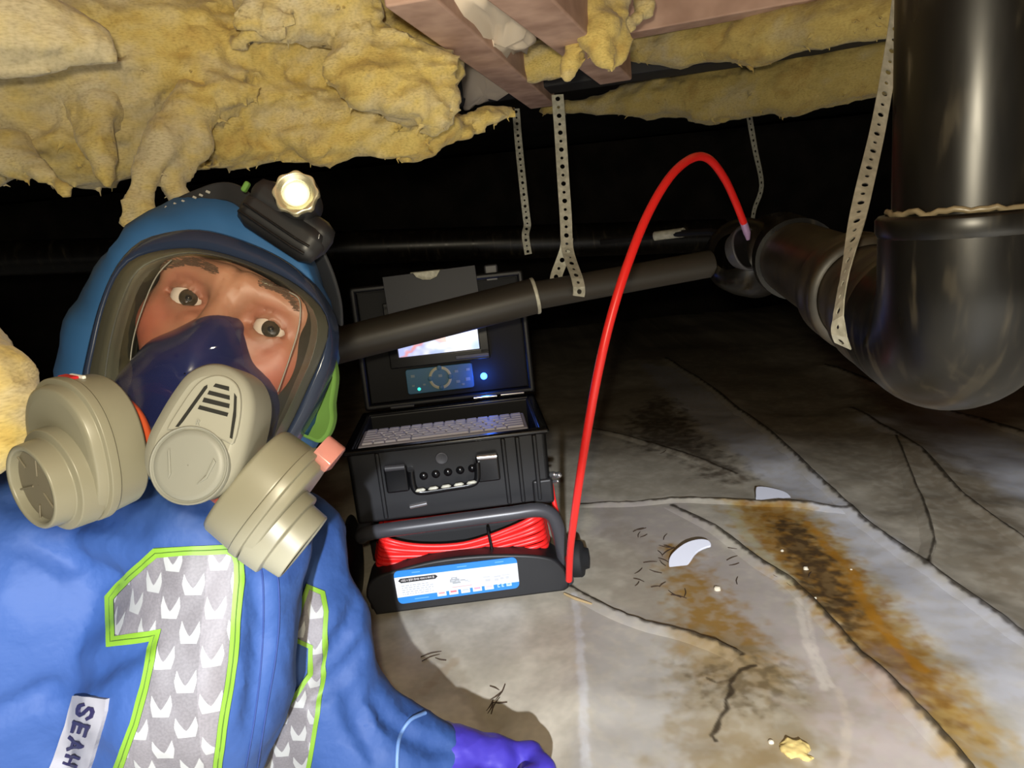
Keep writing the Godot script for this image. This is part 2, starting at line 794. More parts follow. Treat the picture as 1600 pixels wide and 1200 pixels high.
	w.normal_texture = noise_tex(51, 0.02, [], 512, true, 10.0, 5)
	w.normal_scale = 0.55
	tri_map(w, 4.0)
	w.uv1_scale = Vector3(3.0, 7.0, 3.0)
	w.albedo_texture = noise_tex(52, 0.12, [Color(0.74, 0.72, 0.68), Color(0.95, 0.95, 0.94), Color(1, 1, 1)], 512)
	w.rim_enabled = true
	w.rim = 0.3
	w.rim_tint = 0.6
	w.subsurf_scatter_enabled = false
	mat("pvc_white", srgb(228, 230, 240), 0.4)
	mat("needle", srgb(62, 46, 32), 0.85)
	mat("pale_twig", srgb(176, 152, 110), 0.85)
	mat("pebble", srgb(215, 205, 180), 0.8)
	mat("wool_scrap", srgb(205, 180, 110), 0.9)


# ---------- the setting
var folds := []
var tex_r := PackedFloat32Array()
var tex_g := PackedFloat32Array()
var tex_b := PackedFloat32Array()
const TW := 1600
const TH := 1200
const TX0 := -1.6
const TZ0 := -3.2
const TXS := 4.0
const TZS := 3.0


func ground(list: Array) -> PackedVector2Array:
	var o := PackedVector2Array()
	for q in list:
		var p := G(q[0], q[1])
		o.append(Vector2(p.x, p.z))
	return o


func seg_dist(p: Vector2, l: PackedVector2Array) -> float:
	var d := 1e9
	for q in l.size() - 1:
		var c := Geometry2D.get_closest_point_to_segment(p, l[q], l[q + 1])
		d = minf(d, p.distance_squared_to(c))
	return sqrt(d)


func floor_h(x: float, z: float) -> float:
	var p := Vector2(x, z)
	var away := smoothstep(0.05, 0.35, maxf(maxf(-0.33 - x, x - 0.22), maxf(-1.62 - z, z + 1.18)))
	var h := (nz.get_noise_2d(x * 1.6, z * 1.6) * 0.012 + nf.get_noise_2d(x * 5.0, z * 5.0) * 0.004) * away
	h += nf.get_noise_2d(x * 20.0 + 40.0, z * 20.0) * 0.0007 * away
	for f in folds:
		var b: Rect2 = f[3]
		if b.has_point(p):
			var d := seg_dist(p, f[0])
			h += f[1] * exp(-d / f[2]) * away
	h -= 0.012 * smoothstep(2.6, 4.0, -z)
	return h


func stain(list: Array, col: Color, strength: float, soft: float, rough := 0.02, freq := 18.0, patchy := 0.0) -> void:
	var poly := ground(list)
	var box_ := Rect2(poly[0], Vector2.ZERO)
	for p in poly:
		box_ = box_.expand(p)
	box_ = box_.grow(soft + rough)
	var c := col.srgb_to_linear()
	var x0 := clampi(int((box_.position.x - TX0) / TXS * TW), 0, TW - 1)
	var x1 := clampi(int((box_.end.x - TX0) / TXS * TW), 0, TW - 1)
	var z0 := clampi(int((box_.position.y - TZ0) / TZS * TH), 0, TH - 1)
	var z1 := clampi(int((box_.end.y - TZ0) / TZS * TH), 0, TH - 1)
	var shut := poly.duplicate()
	shut.append(poly[0])
	for y in range(z0, z1 + 1):
		for x in range(x0, x1 + 1):
			var p := Vector2(TX0 + (x + 0.5) * TXS / TW, TZ0 + (y + 0.5) * TZS / TH)
			var d := seg_dist(p, shut)
			if Geometry2D.is_point_in_polygon(p, poly):
				d = -d
			elif d > soft + rough:
				continue
			d += nz.get_noise_2d(p.x * freq, p.y * freq) * rough * 2.0
			var a := strength * (1.0 - smoothstep(-soft, soft, d))
			if patchy > 0.0:
				a *= 1.0 - patchy * smoothstep(-0.2, 0.4, nz.get_noise_2d(p.x * 30.0 + 9.0, p.y * 30.0))
			if a > 0.003:
				var q := y * TW + x
				tex_r[q] = lerpf(tex_r[q], c.r, a)
				tex_g[q] = lerpf(tex_g[q], c.g, a)
				tex_b[q] = lerpf(tex_b[q], c.b, a)


func streak(list: Array, width: float, col: Color, strength: float, broken := 0.0) -> void:
	var l := ground(list)
	var box_ := Rect2(l[0], Vector2.ZERO)
	for p in l:
		box_ = box_.expand(p)
	box_ = box_.grow(width * 2.0)
	var c := col.srgb_to_linear()
	var x0 := clampi(int((box_.position.x - TX0) / TXS * TW), 0, TW - 1)
	var x1 := clampi(int((box_.end.x - TX0) / TXS * TW), 0, TW - 1)
	var z0 := clampi(int((box_.position.y - TZ0) / TZS * TH), 0, TH - 1)
	var z1 := clampi(int((box_.end.y - TZ0) / TZS * TH), 0, TH - 1)
	for y in range(z0, z1 + 1):
		for x in range(x0, x1 + 1):
			var p := Vector2(TX0 + (x + 0.5) * TXS / TW, TZ0 + (y + 0.5) * TZS / TH)
			var d := seg_dist(p, l)
			if d > width * 2.0:
				continue
			d += nf.get_noise_2d(p.x * 40.0, p.y * 40.0) * width * 0.4
			var a := strength * (1.0 - smoothstep(width * 0.3, width, d))
			if broken > 0.0:
				a *= 1.0 - broken * smoothstep(0.0, 0.3, nz.get_noise_2d(p.x * 25.0, p.y * 25.0))
			if a > 0.003:
				var q := y * TW + x
				tex_r[q] = lerpf(tex_r[q], c.r, a)
				tex_g[q] = lerpf(tex_g[q], c.g, a)
				tex_b[q] = lerpf(tex_b[q], c.b, a)


func paint_floor() -> ImageTexture:
	var imgs := []
	for s in [[61, 0.006, 4], [62, 0.03, 4], [63, 0.16, 2]]:
		var f := FastNoiseLite.new()
		f.seed = s[0]
		f.frequency = s[1]
		f.fractal_octaves = s[2]
		imgs.append(f.get_image(TW, TH, false, false, true).get_data())
	var k := TW * TH
	tex_r.resize(k)
	tex_g.resize(k)
	tex_b.resize(k)
	var a: PackedByteArray = imgs[0]
	var b: PackedByteArray = imgs[1]
	var d: PackedByteArray = imgs[2]
	var c0 := lin(176, 168, 150)
	var c1 := lin(198, 190, 172)
	for q in k:
		var t := clampf((a[q] + b[q] * 0.8 - 150.0) / 160.0, 0.0, 1.0)
		var s := 0.84 + b[q] * 0.0007 + d[q] * 0.0006
		tex_r[q] = (c0.r + (c1.r - c0.r) * t) * s
		tex_g[q] = (c0.g + (c1.g - c0.g) * t) * s
		tex_b[q] = (c0.b + (c1.b - c0.b) * t) * s
	# soil seen through clear sheet, cloudy grey sheet, dust
	stain([[860, 540], [1060, 565], [1250, 700], [1600, 1010], [1600, 680], [1430, 640], [1200, 560], [1000, 500]], srgb(136, 126, 106), 0.8, 0.06, 0.03, 6.0, 0.3)
	stain([[890, 930], [1000, 960], [1080, 1010], [1110, 1200], [1100, 1300], [905, 1300], [905, 1040]], srgb(170, 166, 160), 0.7, 0.02, 0.015, 12.0, 0.4)
	stain([[920, 780], [1060, 790], [1240, 920], [1330, 1020], [1480, 1190], [1560, 1300], [1330, 1300], [1240, 1080], [1150, 980], [1050, 880], [930, 830]], srgb(176, 166, 160), 0.75, 0.02, 0.02, 9.0, 0.35)
	stain([[1000, 565], [1055, 575], [1170, 665], [1300, 772], [1440, 888], [1600, 1008], [1640, 1180], [1400, 930], [1270, 800], [1180, 735], [1060, 640]], srgb(196, 196, 200), 0.85, 0.02, 0.012, 9.0, 0.3)
	stain([[1350, 660], [1460, 640], [1700, 740], [1700, 840], [1530, 740]], srgb(190, 192, 198), 0.85, 0.04, 0.02, 9.0, 0.2)
	stain([[910, 630], [1000, 600], [1120, 700], [1180, 770], [930, 775]], srgb(150, 140, 120), 0.6, 0.03, 0.03, 10.0, 0.3)
	stain([[960, 800], [1010, 830], [1060, 1000], [990, 960], [930, 880]], srgb(160, 148, 132), 0.6, 0.03, 0.03, 12.0, 0.4)
	# rust and mud
	stain([[1130, 785], [1240, 784], [1300, 830], [1345, 890], [1420, 985], [1490, 1070], [1560, 1160], [1560, 1260], [1480, 1190], [1340, 1040], [1245, 925], [1180, 860]], srgb(176, 142, 70), 0.9, 0.03, 0.018, 26.0, 0.15)
	stain([[1170, 785], [1230, 785], [1290, 845], [1340, 890], [1400, 975], [1470, 1060], [1500, 1130], [1430, 1100], [1340, 1010], [1250, 915], [1190, 850]], srgb(150, 104, 38), 0.85, 0.03, 0.02, 30.0, 0.4)
	stain([[1212, 806], [1250, 818], [1300, 885], [1325, 930], [1338, 975], [1325, 996], [1275, 935], [1222, 858]], srgb(74, 59, 41), 0.92, 0.02, 0.018, 34.0, 0.3)
	stain([[1330, 985], [1380, 1010], [1440, 1080], [1500, 1150], [1440, 1120], [1360, 1050]], srgb(120, 88, 46), 0.7, 0.03, 0.02, 30.0, 0.3)
	streak([[1262, 815], [1300, 862], [1332, 890], [1345, 930], [1370, 975], [1400, 1010], [1440, 1055]], 0.012, srgb(176, 122, 36), 0.8, 0.4)
	streak([[1140, 790], [1160, 830], [1190, 865], [1240, 915]], 0.014, srgb(190, 184, 150), 0.6, 0.5)
	stain([[1040, 850], [1075, 860], [1120, 915], [1180, 985], [1240, 1060], [1200, 1090], [1090, 1050], [1055, 960]], srgb(156, 120, 58), 0.95, 0.03, 0.02, 24.0, 0.35)
	stain([[1055, 990], [1180, 1010], [1330, 1110], [1300, 1210], [1180, 1300], [1040, 1300]], srgb(150, 134, 102), 0.75, 0.04, 0.03, 22.0, 0.3)
	stain([[1090, 1050], [1200, 1040], [1240, 1080], [1180, 1110], [1110, 1090]], srgb(96, 82, 58), 0.7, 0.03, 0.03, 40.0, 0.7)
	stain([[985, 650], [1030, 622], [1065, 640], [1095, 690], [1170, 745], [1120, 750], [1050, 705], [1000, 700]], srgb(84, 74, 60), 0.85, 0.035, 0.03, 22.0, 0.3)
	stain([[1330, 600], [1500, 700], [1600, 800], [1600, 960], [1480, 820]], srgb(128, 114, 92), 0.55, 0.05, 0.05, 8.0, 0.5)
	stain([[1130, 1160], [1250, 1170], [1260, 1260], [1100, 1260]], srgb(138, 112, 64), 0.5, 0.05, 0.03, 20.0, 0.3)
	stain([[1240, 985], [1380, 1060], [1500, 1250], [1380, 1260], [1290, 1140]], srgb(190, 176, 168), 0.6, 0.03, 0.03, 14.0, 0.6)
	stain([[1390, 1020], [1430, 1060], [1400, 1110], [1360, 1070]], srgb(160, 136, 120), 0.5, 0.03, 0.02, 20.0, 0.4)
	streak([[1180, 1046], [1158, 1052], [1144, 1066], [1140, 1074], [1144, 1084], [1134, 1098], [1136, 1112], [1124, 1128], [1120, 1142], [1112, 1152], [1118, 1160]], 0.0045, srgb(52, 42, 30), 0.9, 0.1)
	streak([[1144, 1066], [1120, 1070], [1105, 1062]], 0.003, srgb(70, 58, 40), 0.7, 0.4)
	streak([[1246, 940], [1262, 1010], [1290, 1080]], 0.008, srgb(214, 204, 188), 0.7, 0.3)
	streak([[1262, 960], [1275, 1020], [1300, 1075]], 0.005, srgb(214, 204, 188), 0.6, 0.4)
	streak([[1310, 1080], [1325, 1130], [1318, 1200]], 0.008, srgb(206, 192, 170), 0.5, 0.5)
	streak([[898, 930], [906, 1000], [912, 1100], [918, 1250]], 0.009, srgb(206, 206, 206), 0.6, 0.3)
	streak([[650, 960], [690, 1020], [730, 1080], [770, 1130]], 0.02, srgb(140, 128, 106), 0.4, 0.3)
	streak([[660, 1080], [690, 1050], [710, 1030]], 0.012, srgb(150, 128, 96), 0.4, 0.3)
	# shade of the overlaps, painted as dark lines along the folds
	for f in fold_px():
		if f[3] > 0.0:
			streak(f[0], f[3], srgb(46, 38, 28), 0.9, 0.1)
	var out := PackedByteArray()
	out.resize(k * 3)
	var lut := PackedByteArray()
	lut.resize(4097)
	for q in 4097:
		lut[q] = clampi(int(Color(q / 4096.0, 0, 0).linear_to_srgb().r * 255.0 + 0.5), 0, 255)
	for q in k:
		out[q * 3] = lut[int(clampf(tex_r[q], 0, 1) * 4096.0)]
		out[q * 3 + 1] = lut[int(clampf(tex_g[q], 0, 1) * 4096.0)]
		out[q * 3 + 2] = lut[int(clampf(tex_b[q], 0, 1) * 4096.0)]
	tex_r.clear()
	tex_g.clear()
	tex_b.clear()
	return ImageTexture.create_from_image(Image.create_from_data(TW, TH, false, Image.FORMAT_RGB8, out))


# folds and overlaps of the ground sheet: line, height, breadth, width of the painted shade line
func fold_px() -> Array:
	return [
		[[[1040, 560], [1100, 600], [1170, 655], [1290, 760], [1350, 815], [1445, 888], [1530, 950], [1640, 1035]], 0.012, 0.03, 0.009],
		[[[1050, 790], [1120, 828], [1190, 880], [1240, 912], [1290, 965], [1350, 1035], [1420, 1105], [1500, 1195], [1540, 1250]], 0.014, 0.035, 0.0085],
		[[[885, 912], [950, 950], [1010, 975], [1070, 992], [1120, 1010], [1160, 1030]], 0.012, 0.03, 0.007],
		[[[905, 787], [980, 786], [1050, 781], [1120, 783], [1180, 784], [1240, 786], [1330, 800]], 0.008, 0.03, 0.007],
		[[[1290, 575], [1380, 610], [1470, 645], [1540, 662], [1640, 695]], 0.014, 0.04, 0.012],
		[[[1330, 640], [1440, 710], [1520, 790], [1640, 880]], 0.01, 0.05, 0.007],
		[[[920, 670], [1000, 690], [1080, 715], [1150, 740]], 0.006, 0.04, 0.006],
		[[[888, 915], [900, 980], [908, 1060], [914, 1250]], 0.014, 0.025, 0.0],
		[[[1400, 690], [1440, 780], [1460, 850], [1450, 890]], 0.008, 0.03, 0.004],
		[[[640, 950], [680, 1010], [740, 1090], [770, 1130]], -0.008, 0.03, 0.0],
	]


func build_shell() -> void:
	for f in fold_px():
		var l := ground(f[0])
		var b := Rect2(l[0], Vector2.ZERO)
		for p in l:
			b = b.expand(p)
		folds.append([l, f[1], f[2], b.grow(f[2] * 4.0)])
	var xs := PackedFloat32Array()
	var zs := PackedFloat32Array()
	var x := -3.2
	while x < 3.21:
		xs.append(x)
		x += 0.012 if x > -1.0 and x < 1.5 else 0.11
	var z := -4.2
	while z < 1.51:
		zs.append(z)
		z += 0.012 if z > -2.3 and z < -0.55 else 0.07
	var g := Geo.new()
	for zz in zs:
		for xx in xs:
			g.v.append(Vector3(xx, floor_h(xx, zz), zz))
			g.uv.append(Vector2((xx - TX0) / TXS, (zz - TZ0) / TZS))
	var w := xs.size()
	var hgt := zs.size()
	g.n.resize(g.v.size())
	for r in hgt:
		for q in w:
			var l := g.v[r * w + maxi(q - 1, 0)]
			var rr := g.v[r * w + mini(q + 1, w - 1)]
			var u := g.v[maxi(r - 1, 0) * w + q]
			var d := g.v[mini(r + 1, hgt - 1) * w + q]
			g.n[r * w + q] = (d - u).cross(rr - l).normalized()
	for r in hgt - 1:
		for q in w - 1:
			var a := r * w + q
			for t in [a, a + 1, a + w + 1, a, a + w + 1, a + w]:
				g.i.append(t)
	# underside, so that the ground has thickness
	var lo := -0.12
	g.quad(Vector3(-3.2, lo, -4.2), Vector3(3.2, lo, -4.2), Vector3(3.2, lo, 1.5), Vector3(-3.2, lo, 1.5), Vector3.DOWN)
	var m := mat("ground_sheet", Color.WHITE, 0.42)
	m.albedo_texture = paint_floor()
	m.texture_repeat = false
	m.metallic_specular = 0.42
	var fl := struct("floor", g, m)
	fl.set_meta("label", "dirty clear plastic ground sheet with folds and brown stains")
	# raised lips where one sheet lies over another
	for f in fold_px():
		if f[3] <= 0.0:
			continue
		var pts := []
		for q in f[0]:
			var p := G(q[0], q[1])
			pts.append(Vector3(p.x, floor_h(p.x, p.z), p.z))
		var path := smooth_path(pts, 6)
		var gg := Geo.new()
		var rows := []
		for q in path.size():
			var d := (path[mini(q + 1, path.size() - 1)] - path[maxi(q - 1, 0)]).normalized()
			var side := Vector3(d.z, 0, -d.x).normalized()
			if side.dot(Vector3(-0.7, 0, 0.7)) < 0.0:
				side = -side
			var fade := minf(1.0, minf(q, path.size() - 1 - q) / 4.0)
			var lift := (0.0045 + 0.0025 * nf.get_noise_1d(q * 0.9 + f[1] * 900.0)) * fade
			var c := path[q]
			var row := PackedVector3Array()
			for o in [[0.034, -0.004], [0.02, 0.0008], [0.009, 0.6], [0.002, 1.0], [-0.001, 0.85], [-0.0005, 0.3], [0.004, -0.003]]:
				var s: Vector3 = c + side * o[0]
				s.y = floor_h(s.x, s.z) + (o[1] if absf(o[1]) < 0.01 else o[1] * lift)
				row.append(s)
			rows.append(row)
		gg.grid(rows, false)
		for q in gg.v.size():
			gg.uv[q] = Vector2((gg.v[q].x - TX0) / TXS, (gg.v[q].z - TZ0) / TZS)
			if gg.n[q].y < -0.2:
				gg.n[q] = gg.n[q]
		obj("sheet_fold", gg, m, fl)
	for s in [["wall_back", Vector3(-3.35, -0.12, -4.35), Vector3(3.35, 1.0, -4.2)], ["wall_front", Vector3(-3.35, -0.12, 1.5), Vector3(3.35, 1.0, 1.65)], ["wall_left", Vector3(-3.35, -0.12, -4.2), Vector3(-3.2, 1.0, 1.5)], ["wall_right", Vector3(3.2, -0.12, -4.2), Vector3(3.35, 1.0, 1.5)]]:
		struct(s[0], box(Geo.new(), s[1], s[2], 0.004), M.soil)


func bar(g: Geo, a: Vector3, b: Vector3, width: float, height: float, bevel := 0.003) -> Geo:
	var d := b - a
	var t := frame((a + b) * 0.5 + Vector3(0, height * 0.5, 0), d)
	return rbox(g, t, Vector3(width, height, d.length()), bevel)


func build_ceiling() -> void:
	var ceil := struct("ceiling", box(Geo.new(), Vector3(-3.35, 1.02, -4.35), Vector3(3.35, 1.06, 1.65), 0.002), M.soil)
	# planks of the floor above, seen between the joists
	var t := Transform3D(Basis(Vector3.UP, deg_to_rad(-17.0)), Vector3(0.3, 0, -1.1))
	for k in 14:
		var y := -0.95 + k * 0.14
		obj("plank", rbox(Geo.new(), t * Transform3D(Basis(), Vector3(0, 1.01 + 0.001 * (k % 2), y)), Vector3(3.0, 0.02, 0.136), 0.002), M.subfloor_wood, ceil)
	# a black bar added for the shaded gap between the batts
	var a := G(700, 164, 0.865)
	var b := G(1400, 64, 0.865)
	var d := (b - a).normalized()
	tag(obj("gap_shade_bar", bar(Geo.new(), a - d * 0.3, b + d * 0.9, 0.085, 0.135), M.gap_shade), "black bar added for the shaded gap overhead behind the pinkish joist strips", "beam")
	tag(obj("joist_strip", bar(Geo.new(), G(640, 5, 0.85), G(848, 168, 0.85), 0.05, 0.15), M.pink_wood), "pinkish wooden strip overhead ending above the long perforated hanging strap", "joist")
	tag(obj("joist_strip", bar(Geo.new(), G(800, -10, 0.85), G(962, 129, 0.85), 0.055, 0.15), M.pink_wood), "pinkish wooden strip overhead partly covered by the ragged hanging tuft", "joist")
	tag(obj("joist_strip", bar(Geo.new(), G(980, 58, 0.9), G(1420, -22, 0.9), 0.045, 0.1), M.pink_wood), "pinkish brown wooden strip running along the top edge of the right hand insulation", "joist")
	# sheets of pale facing between the strips
	var g := Geo.new()
	facing(g, [[690, 0], [770, -5], [835, 45], [822, 72], [778, 96], [752, 80], [715, 40]], 0.87, 0.02)
	tag(obj("insulation_facing", g, M.kraft), "creased pale paper facing between the two pinkish strips", "insulation", "pale insulation facing")
	g = Geo.new()
	facing(g, [[738, 98], [772, 118], [800, 142], [745, 165], [724, 170]], 0.865, 0.008)
	tag(obj("insulation_facing", g, M.kraft), "torn scrap of pale facing beside the yellow roll end", "insulation", "pale insulation facing")


func facing(g: Geo, px: Array, h: float, crumple: float) -> void:
	var pts := []
	var mid := Vector3.ZERO
	for q in px:
		pts.append(G(q[0], q[1], h))
	var lp := closed_path(pts, 5)
	for p in lp:
		mid += p
	mid /= lp.size()
	var rows := []
	for s in [[1.0, 0.03], [1.0, 0.0], [0.8, -0.004], [0.55, -0.006], [0.3, -0.007], [0.02, -0.006]]:
		var row := PackedVector3Array()
		for p in lp:
			var q: Vector3 = mid + (p - mid) * s[0]
			q.y += s[1] + nf.get_noise_3d(q.x * 30, 3, q.z * 30) * crumple
			row.append(q)
		rows.append(row)
	g.grid(rows, true, 3)


# ---------- pipes
func build_pipes() -> void:
	var ax := P(1522, 335, 0.56)
	var lvl := 0.511
	var e := P(1218, 396, 1.26)
	e.y = 0.545
	var corner := Vector3(ax.x, lvl, ax.z)
	var dir := (e - corner).normalized()
	var t := thing("soil_pipe", "large black waste pipe at the right with a rounded elbow and a run going back", "pipe", Vector3(ax.x, 0.47, ax.z))
	var up := frame(Vector3(ax.x, 0, ax.z), Vector3.UP, dir)
	var hub_top := P(1440, 345, 0.5).y
	obj("riser", lathe(Geo.new(), up, [[0.0572, hub_top - 0.03], [0.0572, 1.015]], 56, 3), M.abs_black, t)
	# the elbow: hub, bend, and the socket on the run
	var g := Geo.new()
	var path := PackedVector3Array()
	var r := 0.056
	for q in 5:
		path.append(Vector3(ax.x, lerpf(hub_top - 0.004, lvl + r, q / 5.0), ax.z))
	var cen := corner + dir * r + Vector3(0, r, 0)
	for q in 17:
		var a := PI * 0.5 * q / 16.0
		path.append(cen - dir * r * cos(a) - Vector3(0, r * sin(a), 0))
	for q in 4:
		path.append(corner + dir * (r + 0.012 + 0.012 * q))
	tube(g, path, [0.0672], 56, 3)
	lathe(g, up, [[0.058, hub_top + 0.001], [0.0665, hub_top + 0.001], [0.0692, hub_top - 0.002], [0.0692, hub_top - 0.012], [0.0672, hub_top - 0.016]], 56)
	obj("elbow", g, M.abs_black, t)
	g = Geo.new()
	var bead := PackedVector3Array()
	for q in 72:
		var a := TAU * q / 72
		var rr := 0.0585 + nf.get_noise_2d(cos(a) * 9, sin(a) * 9) * 0.003
		bead.append(Vector3(ax.x + cos(a) * rr, hub_top + 0.003 + nf.get_noise_2d(cos(a) * 14, sin(a) * 14 + 7) * 0.004, ax.z + sin(a) * rr))
	tube(g, bead, [0.0024], 8, 0, true)
	obj("glue_bead", g, M.glue, t, false, "dried pale glue round the joint")
	var al := frame(corner, dir)
	obj("run_pipe", lathe(Geo.new(), al, [[0.0572, 0.08], [0.0572, 0.72]], 48, 3), M.abs_dusty, t)
	for s in [[0.1, 0.17], [0.235, 0.3]]:
		obj("coupling", lathe(Geo.new(), al, [[0.058, s[0]], [0.0655, s[0] + 0.001], [0.067, s[0] + 0.006], [0.067, s[0] + 0.02], [0.0645, s[0] + 0.024], [0.0645, s[1] - 0.024], [0.067, s[1] - 0.02], [0.067, s[1] - 0.003], [0.0645, s[1]], [0.058, s[1]]], 48), M.abs_dusty, t)
	# the fitting at the far end with its open cleanout mouth
	var mouth := P(1143, 394, 1.2)
	var md := (CB * Vector3(-0.72, 0.05, 0.69)).normalized()
	var fit := frame(mouth - md * 0.085, md)
	g = Geo.new()
	lathe(g, fit, [[0.02, -0.05], [0.052, -0.045], [0.064, -0.01], [0.0655, 0.03], [0.063, 0.06], [0.054, 0.08], [0.04, 0.088], [0.03, 0.089]], 48, 1)
	tube(g, PackedVector3Array([corner + dir * 0.58, e, e + dir * 0.05]), [0.064, 0.066, 0.06], 40, 3)
	obj("cleanout_fitting", g, M.abs_black, t)
	g = Geo.new()
	var lip := frame(P(1166, 388, 1.17), CB * Vector3(0.55, 0.1, 0.83))
	lathe(g, lip, [[0.028, -0.02], [0.0375, 0.001], [0.0345, 0.004], [0.031, 0.0]], 36)
	obj("mouth_rim", g, M.grey_plastic, t)
	g = Geo.new()
	lathe(g, lip, [[0.0308, 0.0005], [0.0005, -0.004]], 30)
	obj("mouth_shade_disc", g, M.mouth_shade, t)  # solid dark disc, coloured for the shade inside the mouth

	# the narrow waste pipe that crosses in front of the open case
	var a := P(330, 590, 1.16)
	var b := P(837, 462, 1.19)
	var c := P(1110, 412, 1.235)
	t = thing("branch_pipe", "thin black pipe crossing the middle, held by the long hanging strap", "pipe", Vector3(b.x, b.y - 0.03, b.z))
	g = Geo.new()
	tube(g, PackedVector3Array([a, a.lerp(b, 0.5), b]), [0.0295], 32, 3)
	obj("wide_pipe", g, M.abs_branch, t)
	g = Geo.new()
	var rr := frame(b, b - a)
	lathe(g, rr, [[0.0296, -0.004], [0.0305, -0.003], [0.0305, 0.001], [0.029, 0.002], [0.0235, 0.0015]], 32)
	obj("pipe_end_rim", g, M.steel, t)
	g = Geo.new()
	tube(g, PackedVector3Array([b, b.lerp(c, 0.5), c]), [0.0232], 28, 3)
	obj("narrow_pipe", g, M.abs_branch, t)

	a = P(-500, 420, 2.0)
	b = P(1130, 368, 2.25)
	g = Geo.new()
	tube(g, PackedVector3Array([a, a.lerp(b, 0.5), b]), [0.05], 24, 3)
	tag(obj("background_pipe", g, M.abs_black), "dim dark pipe in the background above the narrow crossing pipe", "pipe")
	t = thing("thin_conduit", "thin dark tube with a silver sleeve ending at the open pipe fitting", "conduit", P(1045, 375, 1.5))
	g = Geo.new()
	tube(g, PackedVector3Array([P(940, 378, 1.62), P(1045, 366, 1.5), P(1110, 362, 1.42), P(1180, 380, 1.31)]), [0.007], 14, 3)
	obj("tube", g, M.black_plastic, t)
	g = Geo.new()
	tube(g, PackedVector3Array([P(1023, 369, 1.52), P(1046, 366, 1.5), P(1068, 363, 1.475)]), [0.0095], 16, 3)
	obj("sleeve", g, M.steel, t, false, "silver sleeve")


func build_straps() -> void:
	var near := CB * Vector3(0, 0, 1)
	var g := Geo.new()
	var l := []
	for q in [[1411, -60, 0.87], [1402, 20, 0.85], [1389, 105, 0.83], [1372, 200, 0.8], [1349, 300, 0.74], [1327, 400, 0.68], [1314, 460, 0.655], [1309, 505, 0.645], [1313, 530, 0.648], [1322, 550, 0.665]]:
		l.append(P(q[0], q[1], q[2]))
	strap(g, smooth_path(l, 6), [near, near, near, CB * Vector3(-0.2, 0, 1), CB * Vector3(-0.55, 0, 0.8), CB * Vector3(-1, -0.3, 0.35), CB * Vector3(-0.8, -0.8, 0.2)], 0.0165, 0.0155)
	tag(obj("hanger_strap", g, M.steel), "grey perforated strap slung under the large black elbow at the right", "strap", "perforated pipe hangers")
	var t := thing("hanger_strap", "grey perforated strap hanging from the wooden strip to the narrow crossing pipe", "strap", P(880, 300, 1.24), "perforated pipe hangers")
	g = Geo.new()
	l = []
	for q in [[871, 148, 1.25], [875, 200, 1.245], [880, 280, 1.235], [884, 340, 1.228], [886, 384, 1.22], [892, 408, 1.2], [902, 436, 1.172], [905, 458, 1.168], [899, 474, 1.178]]:
		l.append(P(q[0], q[1], q[2]))
	strap(g, smooth_path(l, 6), [near, near, near, CB * Vector3(0.2, 0, 1), CB * Vector3(0.35, 0, 0.9)], 0.0205, 0.0152)
	obj("front_leg", g, M.steel, t)
	g = Geo.new()
	l = []
	for q in [[886, 372, 1.226], [884, 390, 1.229], [877, 410, 1.235], [869, 432, 1.24], [868, 452, 1.24]]:
		l.append(P(q[0], q[1], q[2]))
	strap(g, smooth_path(l, 6), [near, CB * Vector3(-0.35, 0, 0.9)], 0.0205, 0.0152)
	obj("back_leg", g, M.steel, t)
	g = Geo.new()
	l = []
	for q in [[806, 170, 1.93], [810, 220, 1.94], [816, 280, 1.95], [822, 335, 1.97], [824, 352, 1.98], [821, 368, 1.98], [826, 400, 1.99]]:
		l.append(P(q[0], q[1], q[2]))
	strap(g, smooth_path(l, 5), [near, near], 0.02, 0.0155)
	tag(obj("hanger_strap", g, M.steel), "dim perforated strap in the dark behind, holding the background pipe", "strap", "perforated pipe hangers")
	g = Geo.new()
	l = []
	for q in [[1150, 60, 2.06], [1172, 190, 2.1], [1180, 235, 2.12], [1190, 290, 2.15], [1178, 330, 2.18], [1174, 372, 2.2]]:
		l.append(P(q[0], q[1], q[2]))
	strap(g, smooth_path(l, 5), [near, CB * Vector3(0.7, 0, 0.7)], 0.02, 0.0155)
	tag(obj("hanger_strap", g, M.steel), "barely visible strap in the dark above the open pipe fitting", "strap", "perforated pipe hangers")


# ---------- the drain camera
func cut(t: Transform3D, px: float, py: float, axis: int, at: float) -> Vector3:
	var iv := t.affine_inverse()
	var o := iv * CO
	var r := iv.basis * sight(px, py)
	return o + r * ((at - o[axis]) / r[axis])


func flat2(t: Transform3D, px: Array, z: float) -> PackedVector2Array:
	var o := PackedVector2Array()
	for q in px:
		var p := cut(t, q[0], q[1], 2, z)
		o.append(Vector2(p.x, p.y))
	return o


func text(called: String, what: String, size: float, m: Material, parent: Node3D, at: Transform3D, bold := true) -> void:
	var tm := TextMesh.new()
	var f := SystemFont.new()
	f.font_names = PackedStringArray(["Droid Sans"])
	f.font_weight = 700 if bold else 400
	tm.font = f
	tm.text = what
	tm.font_size = 48
	tm.pixel_size = size / 36.0
	tm.depth = 0.0006
	var o := MeshInstance3D.new()
	o.name = numbered(called, str(parent.get_instance_id()))
	o.mesh = tm
	o.material_override = m
	parent.add_child(o, true)
	o.global_transform = at


